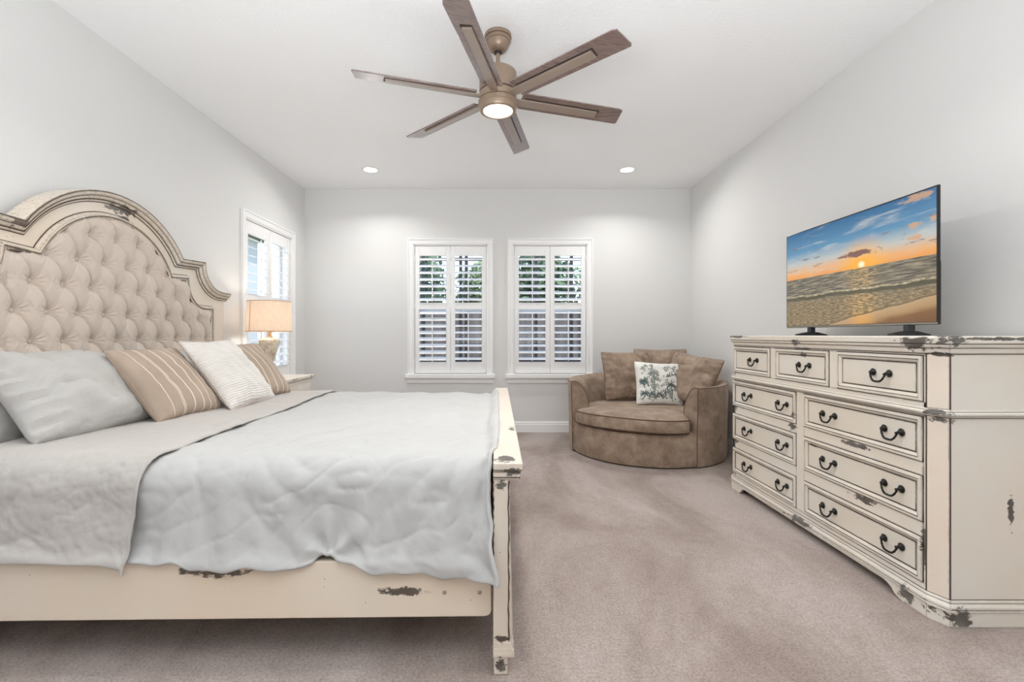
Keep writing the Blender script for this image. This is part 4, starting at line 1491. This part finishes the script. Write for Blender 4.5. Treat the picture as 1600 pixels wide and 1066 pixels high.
def m_stripe():
    t = NT('taupe_stripe')
    tc = t.n('ShaderNodeTexCoord'); sp = t.n('ShaderNodeSeparateXYZ'); t.l(tc.outputs['Object'], sp.inputs[0])
    x = t.math('ADD', sp.outputs[0], t.math('MULTIPLY', sp.outputs[1], 0.06))
    base = t.ramp(t.noise(t.coord(), 4, 4), [(0.3, srgb(168, 151, 136)), (0.7, srgb(182, 165, 150))])
    mask = None
    for (c, hw) in ((-0.165, 0.0022), (-0.098, 0.0022), (-0.088, 0.0026), (-0.020, 0.0042), (0.052, 0.0042), (0.115, 0.003), (0.165, 0.003)):
        k = t.math('LESS_THAN', t.math('ABSOLUTE', t.math('SUBTRACT', x, c)), hw)
        mask = k if mask is None else t.math('MAXIMUM', mask, k)
    t.color(t.mix(mask, base, srgb(226, 212, 198)))
    t.set(Roughness=0.9); t.b.inputs['Specular IOR Level'].default_value = 0.15
    n1 = t.noise(t.coord((1, 1.6, 1)), 11, 4, 0.6, 0.8)
    t.bump(t.math('ADD', n1, t.math('MULTIPLY', t.noise(t.coord(), 320, 2), 0.06)), 0.28, 0.012)
    return t.m


def m_rib():
    t = NT('white_ribbed_knit')
    tc = t.n('ShaderNodeTexCoord'); sp = t.n('ShaderNodeSeparateXYZ'); t.l(tc.outputs['Object'], sp.inputs[0])
    wob = t.math('MULTIPLY', t.noise(t.coord(), 9, 3), 0.03)
    ph = t.math('MULTIPLY', t.math('ADD', sp.outputs[1], wob), 2 * PI / 0.015)
    rib = t.math('MULTIPLY', t.math('SINE', ph), 0.5)
    t.color(t.ramp(t.noise(t.coord(), 5, 3), [(0.3, srgb(222, 218, 213)), (0.7, srgb(232, 228, 223))]))
    t.set(Roughness=0.95); t.b.inputs['Specular IOR Level'].default_value = 0.1
    band = t.math('LESS_THAN', sp.outputs[0], 0.16)
    t.bump(t.math('ADD', t.math('MULTIPLY', t.math('MULTIPLY', rib, band), 0.9), t.math('MULTIPLY', t.noise(t.coord(), 10, 4), 0.8)), 0.45, 0.008)
    return t.m


M['stripe'] = m_stripe()
M['rib'] = m_rib()
pillow('sleeping_pillow', M['pillow_grey'], (-2.185, 2.12, 0.915), (0.03, 1, 0), (-0.16, 0, 0.42), 0.74, 0.46, 0.16,
       'pale grey pillow half hidden behind the front sleeping pillow on the near side', 'pale grey sleeping pillows', 3, wr=0.010)
pillow('sleeping_pillow', M['pillow_grey'], (-2.045, 2.325, 0.925), (0.03, 1, -0.02), (-0.32, 0, 0.385), 0.90, 0.49, 0.21,
       'pale grey sleeping pillow leaning left of the first striped pillow', 'pale grey sleeping pillows', 1, wr=0.018)
pillow('sleeping_pillow', M['pillow_grey'], (-2.155, 3.30, 0.915), (0.0, 1, 0.0), (-0.22, 0, 0.42), 0.76, 0.44, 0.18,
       'pale grey pillow standing behind the ribbed white pillow against the headboard', 'pale grey sleeping pillows', 5, wr=0.010)
o, F, rg = pillow('striped_pillow', M['stripe'], (-1.885, 2.605, 0.935), (0.05, 1, 0.0), (-0.30, 0, 0.37), 0.50, 0.49, 0.17,
       'taupe pillow with cream stripes between the grey pillow and the ribbed white pillow', 'taupe striped pillows', 2, wr=0.005)
seam(o, rg, M['stripe'], 0.0028)
o, F, rg = pillow('striped_pillow', M['stripe'], (-1.83, 3.40, 0.945), (0.20, 1, 0.0), (-0.30, 0, 0.38), 0.47, 0.49, 0.15,
       'taupe pillow with cream stripes behind the ribbed white pillow, beside the nightstand', 'taupe striped pillows', 4, wr=0.005)
seam(o, rg, M['stripe'], 0.0028)
o, F, rg = pillow('ribbed_pillow', M['rib'], (-1.785, 3.045, 0.955), (0.02, 1, 0.01), (-0.31, 0.06, 0.40), 0.53, 0.53, 0.15,
       'white ribbed pillow with a pompom fringe between the two striped pillows', None, 6, wr=0.006)
o['category'] = 'pillow'
mb = MB()
L = [0.0]
for a, b_ in zip(rg, rg[1:] + rg[:1]): L.append(L[-1] + (b_ - a).length)
k = 0
for i in range(150):
    d = L[-1] * i / 150
    while L[k + 1] < d: k += 1
    a, b_ = rg[k], rg[(k + 1) % len(rg)]
    p = a.lerp(b_, (d - L[k]) / max(1e-6, L[k + 1] - L[k]))
    p = p + Vector((p.x, p.y, 0)).normalized() * 0.004
    mb.lathe([(0.0, -0.007), (0.006, -0.004), (0.0075, 0.0), (0.006, 0.004), (0.0, 0.007)], Matrix.Translation(p), 8)
mb.build('pompom_fringe', plain('fringe_yarn', srgb(206, 194, 187), 0.95), o)

# ------------------------------------------------------------------ nightstand and lamp
NO = (-2.20, 4.49, 0.0)
ns = thing('nightstand', 'distressed cream nightstand beyond the bed, under the table lamp', 'nightstand', NO)
nsm = m_paint('distressed_cream_nightstand', CREAM, (0.42, 0.58), [(-1.95 - NO[0], 4.80 - NO[1], 0.775, 0.03, 0.12, 0.02), (-1.95 - NO[0], 4.45 - NO[1], 0.775, 0.03, 0.14, 0.012)])
Nn = lambda: MB(NO)
mb = Nn(); mb.box(-2.415, -2.00, 4.115, 4.865, 0.09, 0.745); mb.build('case', nsm, ns, bevel=0.003)
mb = Nn()
for (o_, z0, z1) in ((0.006, 0.742, 0.752), (0.014, 0.752, 0.762), (0.026, 0.762, 0.785)): mb.box(-2.415, -2.00 + o_, 4.115 - o_, 4.865 + o_, z0, z1)
mb.build('nightstand_top', nsm, ns, bevel=0.003)
mb = Nn()
for (o_, z0, z1) in ((0.012, 0.02, 0.09), (0.02, 0.0, 0.02)): mb.box(-2.415, -2.00 + o_, 4.115 - o_, 4.865 + o_, z0, z1)
mb.build('base_moulding', nsm, ns, bevel=0.003)
for (z0, z1) in ((0.13, 0.41), (0.45, 0.71)):
    mb = Nn(); mb.box(-2.0, -1.988, 4.16, 4.82, z0, z1)
    mb.box(-1.99, -1.984, 4.185, 4.795, z0 + 0.025, z1 - 0.025)
    dr = mb.build('drawer', nsm, ns, bevel=0.003)
    for yy in (4.32, 4.66):
        pl_ = hand.copy(); COL.objects.link(pl_); pl_.parent = dr
        pl_.location = (-1.983 - NO[0], yy - NO[1], (z0 + z1) / 2); pl_.rotation_euler = (0, 0, PI)

LX, LY = -2.138, 4.25
LO = (LX, LY, 0.7855)
lamp = thing('table_lamp', 'lit table lamp with a beige drum shade on the nightstand', 'lamp', LO)
T = Matrix.Translation((LX, LY, 0))
t = NT('mercury_cream'); co = t.coord()
t.color(t.ramp(t.noise(co, 18, 5, 0.65), [(0.38, srgb(188, 168, 140)), (0.55, srgb(232, 222, 204)), (0.7, srgb(244, 238, 228))]))
t.set(Roughness=0.3)
mb = MB(LO); mb.lathe([(0.0, 0.786), (0.075, 0.786), (0.075, 0.80), (0.062, 0.812), (0.040, 0.830), (0.026, 0.86), (0.024, 0.90), (0.030, 0.94), (0.040, 0.975), (0.058, 1.03), (0.076, 1.085), (0.088, 1.120), (0.091, 1.140), (0.084, 1.158), (0.058, 1.170), (0.036, 1.178), (0.030, 1.19), (0.0, 1.19)], T, 40)
mb.build('lamp_base', t.m, lamp)
mb = MB(LO); mb.lathe([(0.0, 1.185), (0.016, 1.186), (0.018, 1.20), (0.018, 1.26), (0.021, 1.275), (0.018, 1.285), (0.0, 1.29)], T, 24); mb.build('lamp_neck', plain('lamp_neck', srgb(222, 196, 160), 0.4), lamp)
t = NT('linen_shade')
t.color(t.ramp(t.noise(t.coord((1, 1, 0.3)), 60, 3), [(0.35, srgb(232, 216, 198)), (0.65, srgb(244, 230, 214))]))
t.set(Roughness=0.9)
t.b.inputs['Transmission Weight'].default_value = 0.0
tl = t.n('ShaderNodeBsdfTranslucent'); tl.inputs[0].default_value = srgb(252, 244, 234)
mx = t.n('ShaderNodeMixShader'); mx.inputs[0].default_value = 0.5
t.l(t.b.outputs[0], mx.inputs[1]); t.l(tl.outputs[0], mx.inputs[2]); t.l(mx.outputs[0], t.out.inputs[0])
M['shade'] = t.m
mb = MB(LO)
ro, ri = [], []
prof = [(0.195, 1.235), (0.182, 1.512), (0.1805, 1.512), (0.1935, 1.235)]
vs, fs = [], []
n = 56
for i in range(n):
    a = 2 * PI * i / n
    for r, z in prof: vs.append(Vector((LX + r * math.cos(a), LY + r * math.sin(a), z)))
for i in range(n):
    j = (i + 1) % n
    for k in range(4): fs.append((i * 4 + k, j * 4 + k, j * 4 + (k + 1) % 4, i * 4 + (k + 1) % 4))
mb.add(vs, fs, True)
sho = mb.build('lamp_shade', M['shade'], lamp)
mb = MB(LO)
for r, z in ((0.1955, 1.237), (0.1825, 1.510)):
    mb.tube([(LX + r * math.cos(2 * PI * i / 56), LY + r * math.sin(2 * PI * i / 56), z) for i in range(56)], 0.0032, 6, closed=True)
a = math.radians(-118)
mb.tube([(LX + 0.1955 * math.cos(a), LY + 0.1955 * math.sin(a), 1.237), (LX + 0.1825 * math.cos(a), LY + 0.1825 * math.sin(a), 1.51)], 0.003, 6)
mb.build('shade_trim', plain('shade_trim', srgb(196, 160, 126), 0.9), sho)
mb = MB(LO); mb.tube([(LX - 0.18, LY, 1.49), (LX + 0.18, LY, 1.49)], 0.003, 6); mb.tube([(LX, LY - 0.18, 1.49), (LX, LY + 0.18, 1.49)], 0.003, 6)
mb.tube([(LX, LY, 1.28), (LX, LY + 0.05, 1.34), (LX, LY + 0.05, 1.42), (LX, LY, 1.49)], 0.002, 6)
mb.tube([(LX, LY, 1.28), (LX, LY - 0.05, 1.34), (LX, LY - 0.05, 1.42), (LX, LY, 1.49)], 0.002, 6)
mb.build('harp', plain('brass', srgb(190, 160, 110), 0.35, 0.8), lamp)
mb = MB(LO); mb.lathe([(0.0, 1.49), (0.01, 1.492), (0.012, 1.503), (0.006, 1.512), (0.0, 1.522)], T, 16); mb.build('finial', plain('finial_cream', srgb(226, 214, 196), 0.4), lamp)
mb = MB(LO); mb.lathe([(0.0, 1.29), (0.013, 1.295), (0.014, 1.31), (0.028, 1.345), (0.030, 1.365), (0.02, 1.39), (0.0, 1.398)], T, 20)
mb.build('bulb', emit('warm_bulb', (1.0, 0.93, 0.85, 1), 62.0), lamp)

# ------------------------------------------------------------------ round chair
CX, CY, CR = 1.515, 4.875, 0.775
PHI = math.radians(-121.5)
HALF = math.radians(49)
CO = (CX, CY, 0.0)
M['suede'] = m_suede('brown_suede', srgb(132, 113, 98), srgb(174, 155, 138))
chair = thing('round_chair', 'wide round brown suede lounge chair in the corner beside the dresser', 'chair', CO)
K = lambda: MB(CO)
pol = lambda r, a, z: Vector((CX + r * math.cos(a), CY + r * math.sin(a), z))
# drum base
mb = K()
P = []
prof = [(CR - 0.03, 0.012), (CR - 0.012, 0.015), (CR - 0.004, 0.05), (CR + 0.002, 0.17), (CR - 0.004, 0.27), (CR - 0.016, 0.305), (CR - 0.05, 0.318), (0.4, 0.318), (0.02, 0.318)]
for i in range(96):
    a = 2 * PI * i / 96
    P.append([pol(r, a, z) for r, z in prof])
mb.grid(P, wrap_u=True)
mb.add([pol(CR - 0.03, 2 * PI * i / 96, 0.012) for i in range(96)], [tuple(range(96))])
mb.build('base', M['suede'], chair)
# wrap-around back and arms
a0, a1 = PHI + HALF, PHI + 2 * PI - HALF
NA = 110
P = []
seamL, seamR = [], []
for i in range(NA + 1):
    a = a0 + (a1 - a0) * i / NA
    back = math.exp(-((i / NA - 0.5) / 0.22) ** 2)
    zt = 0.728 + 0.05 * back
    ro_ = CR + 0.012
    wd = 0.178
    w = [(ro_ - 0.004, 0.013), (ro_ + 0.002, 0.06), (ro_ + 0.003, 0.30), (ro_ + 0.010, 0.52), (ro_ + 0.014, zt - 0.03), (ro_ + 0.010, zt - 0.008), (ro_ - 0.002, zt)]
    for q in range(1, 10):
        th = PI / 2 * q / 9
        w.append((ro_ - 0.012 - (wd - 0.012) * math.sin(th) ** 1.15, 0.40 + (zt - 0.40) * math.cos(th) ** 0.9))
    w += [(ro_ - wd, 0.33), (ro_ - wd + 0.01, 0.25)]
    P.append([pol(r, a, z) for r, z in w])
mb = K(); mb.grid(P, wrap_v=True)
mb.add(P[0], [tuple(range(len(P[0])))]); mb.add(P[-1], [tuple(range(len(P[0])))[::-1]])
sh_o = mb.build('back_shell', M['suede'], chair, weld=True)
M['seam'] = plain('dark_suede_seam', srgb(92, 72, 58), 0.95)
mb = K()
for ring_ in (P[0], P[-1]):
    mb.tube([p + (p - Vector((CX, CY, p.z))) * 0.002 for p in ring_[:15]], 0.0034, 6)
mb.tube([p[5] + Vector((0, 0, 0.0)) for p in P], 0.003, 6)
mb.build('piping', M['seam'], sh_o)
# seat cushion: fills the shell, bulges out at the open front
P, top_r, bot_r = [], [], []
N = 120
def seat_r(a):
    d = abs((a - PHI + PI) % (2 * PI) - PI)
    t_ = max(0, min(1, (d - HALF * 0.86) / (HALF * 0.20)))
    t_ = t_ * t_ * (3 - 2 * t_)
    return (CR + 0.022) * (1 - t_) + (CR - 0.165) * t_
for i in range(N):
    a = 2 * PI * i / N
    r = seat_r(a)
    row = []
    for (k, z) in ((-0.035, 0.318), (-0.008, 0.324), (0.0, 0.345), (0.006, 0.385), (0.002, 0.425), (-0.010, 0.445), (-0.05, 0.456), (-0.16, 0.468)):
        row.append(pol(r + k, a, z + 0.004 * math.sin(a * 5)))
    row.append(pol(r * 0.45, a, 0.474)); row.append(pol(0.01, a, 0.476))
    P.append(row)
    top_r.append(pol(r - 0.006, a, 0.441 + 0.004 * math.sin(a * 5))); bot_r.append(pol(r - 0.003, a, 0.330 + 0.004 * math.sin(a * 5)))
mb = K(); mb.grid(P, wrap_u=True)
mb.add([p[0] for p in P], [tuple(range(N))])
seat = mb.build('seat_cushion', M['suede'], chair, weld=True)
mb = K(); mb.tube(top_r, 0.0055, 6, closed=True); mb.tube(bot_r, 0.0045, 6, closed=True); mb.build('piping', M['seam'], seat)

o, F, rg = pillow('back_cushion', M['suede'], (1.70, 5.335, 0.80), (1, -0.1, 0.0), (-0.02, 0.13, 0.5), 0.62, 0.50, 0.19,
       'brown suede back cushion in the middle, half hidden behind its two neighbors', 'brown suede back cushions', 8, wr=0.012)
o.location = (1.86, 5.36, 0.80)
seam(o, rg, M['seam'], 0.003)
o, F, rg = pillow('back_cushion', M['suede'], (1.42, 5.20, 0.745), (1, 0.18, 0.0), (-0.02, 0.13, 0.5), 0.58, 0.56, 0.22,
       'brown suede back cushion on the window side, left of the patterned pillow', 'brown suede back cushions', 9, wr=0.014)
seam(o, rg, M['seam'], 0.003)
o, F, rg = pillow('back_cushion', M['suede'], (1.985, 4.86, 0.745), (0.42, -0.80, -0.10), (0.20, 0.12, 0.5), 0.64, 0.54, 0.22,
       'brown suede back cushion on the dresser side, right of the patterned pillow', 'brown suede back cushions', 10, wr=0.016)
seam(o, rg, M['seam'], 0.003)

# patterned pillow: foliage printed on white
M['print_white'] = m_cloth('white_print_cloth', srgb(236, 235, 230), 0.15, 9, 320, 0.9, 0.05, 0.01, 0.01)
po, F, rg = pillow('patterned_pillow', M['print_white'], (1.665, 4.88, 0.685), (1, 0.08, -0.06), (0.0, 0.16, 0.5), 0.51, 0.47, 0.17,
       'white pillow printed with grey green palm foliage on the seat of the round chair', None, 12, wr=0.006)
seam(po, rg, M['print_white'], 0.004)
def on_front(x, y, lift=0.0016):
    """point on the front of the pillow at pillow coordinates in -1..1"""
    n = len(F) - 1
    fi = (math.asin(max(-1, min(1, x))) / (PI / 2) + 1) / 2 * n
    fj = (math.asin(max(-1, min(1, y))) / (PI / 2) + 1) / 2 * n
    i, j = min(n - 1, int(fi)), min(n - 1, int(fj))
    a, b_ = fi - i, fj - j
    p = F[i][j] * (1 - a) * (1 - b_) + F[i + 1][j] * a * (1 - b_) + F[i][j + 1] * (1 - a) * b_ + F[i + 1][j + 1] * a * b_
    return p + Vector((0, 0, lift))
def blade_strip(mb, pts, w, k_=1.2):
    """thin curved leaf along pts (pillow coordinates) with width w, pointed at the end"""
    n = len(pts)
    w = w * k_
    L_, R_ = [], []
    for i, (x, y) in enumerate(pts):
        x2, y2 = pts[min(i + 1, n - 1)]; x1, y1 = pts[max(i - 1, 0)]
        d = math.hypot(x2 - x1, y2 - y1) or 1
        k = w * (0.35 + 0.65 * math.sin(PI * min(1, 0.2 + 0.8 * i / (n - 1))))
        nx_, ny_ = -(y2 - y1) / d * k, (x2 - x1) / d * k
        if not (abs(x) < 0.93 and abs(y) < 0.93): break
        L_.append(on_front(x + nx_, y + ny_)); R_.append(on_front(x - nx_, y - ny_))
    if len(L_) > 1: mb.grid([L_, R_])
def bend_path(x, y, ang, ln, curl, n=6):
    out = [(x, y)]
    for i in range(n):
        x += math.cos(ang) * ln / n; y += math.sin(ang) * ln / n; ang += curl / n
        out.append((x, y))
    return out
R2 = random.Random(5)
for (nm, colr, part) in (('leaf_print', srgb(84, 94, 88), 0), ('pale_leaf_print', srgb(136, 146, 138), 1), ('foliage_pattern', srgb(96, 116, 118), 2)):
    mb = MB()
    R2.seed(5 + part)
    palms = [[(0.40, -0.12, 0.44, -0.80)], [(-0.30, 0.42, -0.28, -0.40)], [(-0.72, -0.55, -0.80, -0.85), (-0.75, 0.0, -0.7, -0.3)]][part]
    for (tx, ty, bx, by) in palms:
        blade_strip(mb, [(tx + (bx - tx) * i / 6 + 0.02 * math.sin(i), ty + (by - ty) * i / 6) for i in range(7)], 0.02)
        for k in range(11):
            a = PI * (k / 10) * 1.25 - 0.4
            blade_strip(mb, bend_path(tx, ty, a, R2.uniform(0.22, 0.34), (-1.3 if a < PI / 2 else 1.3) * R2.uniform(0.5, 1)), 0.016)
    # sprigs
    for (sx, sy, sa, sl, nl) in [[(0.02, -0.80, 1.7, 0.35, 7), (0.2, 0.25, 0.6, 0.55, 9), (-0.12, -0.72, 2.3, 0.3, 6), (0.68, 0.3, 1.2, 0.4, 6)],
                                 [(-0.85, 0.6, 0.4, 0.4, 6), (0.55, 0.55, 0.9, 0.35, 6), (-0.05, -0.05, 2.0, 0.5, 8), (0.75, -0.55, 1.5, 0.45, 7), (-0.45, -0.3, 1.3, 0.4, 6), (0.1, 0.7, 0.2, 0.4, 5)],
                                 [(-0.8, -0.2, 1.3, 0.5, 7), (-0.6, -0.8, 0.9, 0.4, 7), (0.15, -0.35, 0.4, 0.3, 5)]][part]:
        st_ = bend_path(sx, sy, sa, sl, R2.uniform(-0.9, 0.9), 8)
        blade_strip(mb, st_, 0.008)
        for k in range(nl):
            x, y = st_[min(8, 1 + k * 8 // nl)]
            a = sa + (1 if k % 2 else -1) * R2.uniform(0.6, 1.1)
            blade_strip(mb, bend_path(x, y, a, R2.uniform(0.09, 0.17), R2.uniform(-0.6, 0.6), 4), 0.018)
    for k in range((7, 9, 4)[part]):
        sx, sy, sa = R2.uniform(-0.8, 0.7), R2.uniform(-0.85, 0.6), R2.uniform(0.3, 2.6)
        st_ = bend_path(sx, sy, sa, R2.uniform(0.25, 0.4), R2.uniform(-1, 1), 8)
        blade_strip(mb, st_, 0.006)
        for q in range(8):
            x, y = st_[q]
            blade_strip(mb, bend_path(x, y, sa + (1 if q % 2 else -1) * R2.uniform(0.6, 1.2), R2.uniform(0.06, 0.11), R2.uniform(-0.6, 0.6), 4), 0.014)
    if part == 1:
        for k in range(44):
            x, y = R2.uniform(-0.85, 0.85), R2.uniform(-0.85, 0.85)
            for q in range(3): blade_strip(mb, bend_path(x, y, R2.uniform(0, 6.3), R2.uniform(0.05, 0.10), R2.uniform(-1, 1), 3), 0.012)
    mb.build(nm, plain(nm, colr, 0.9), po)
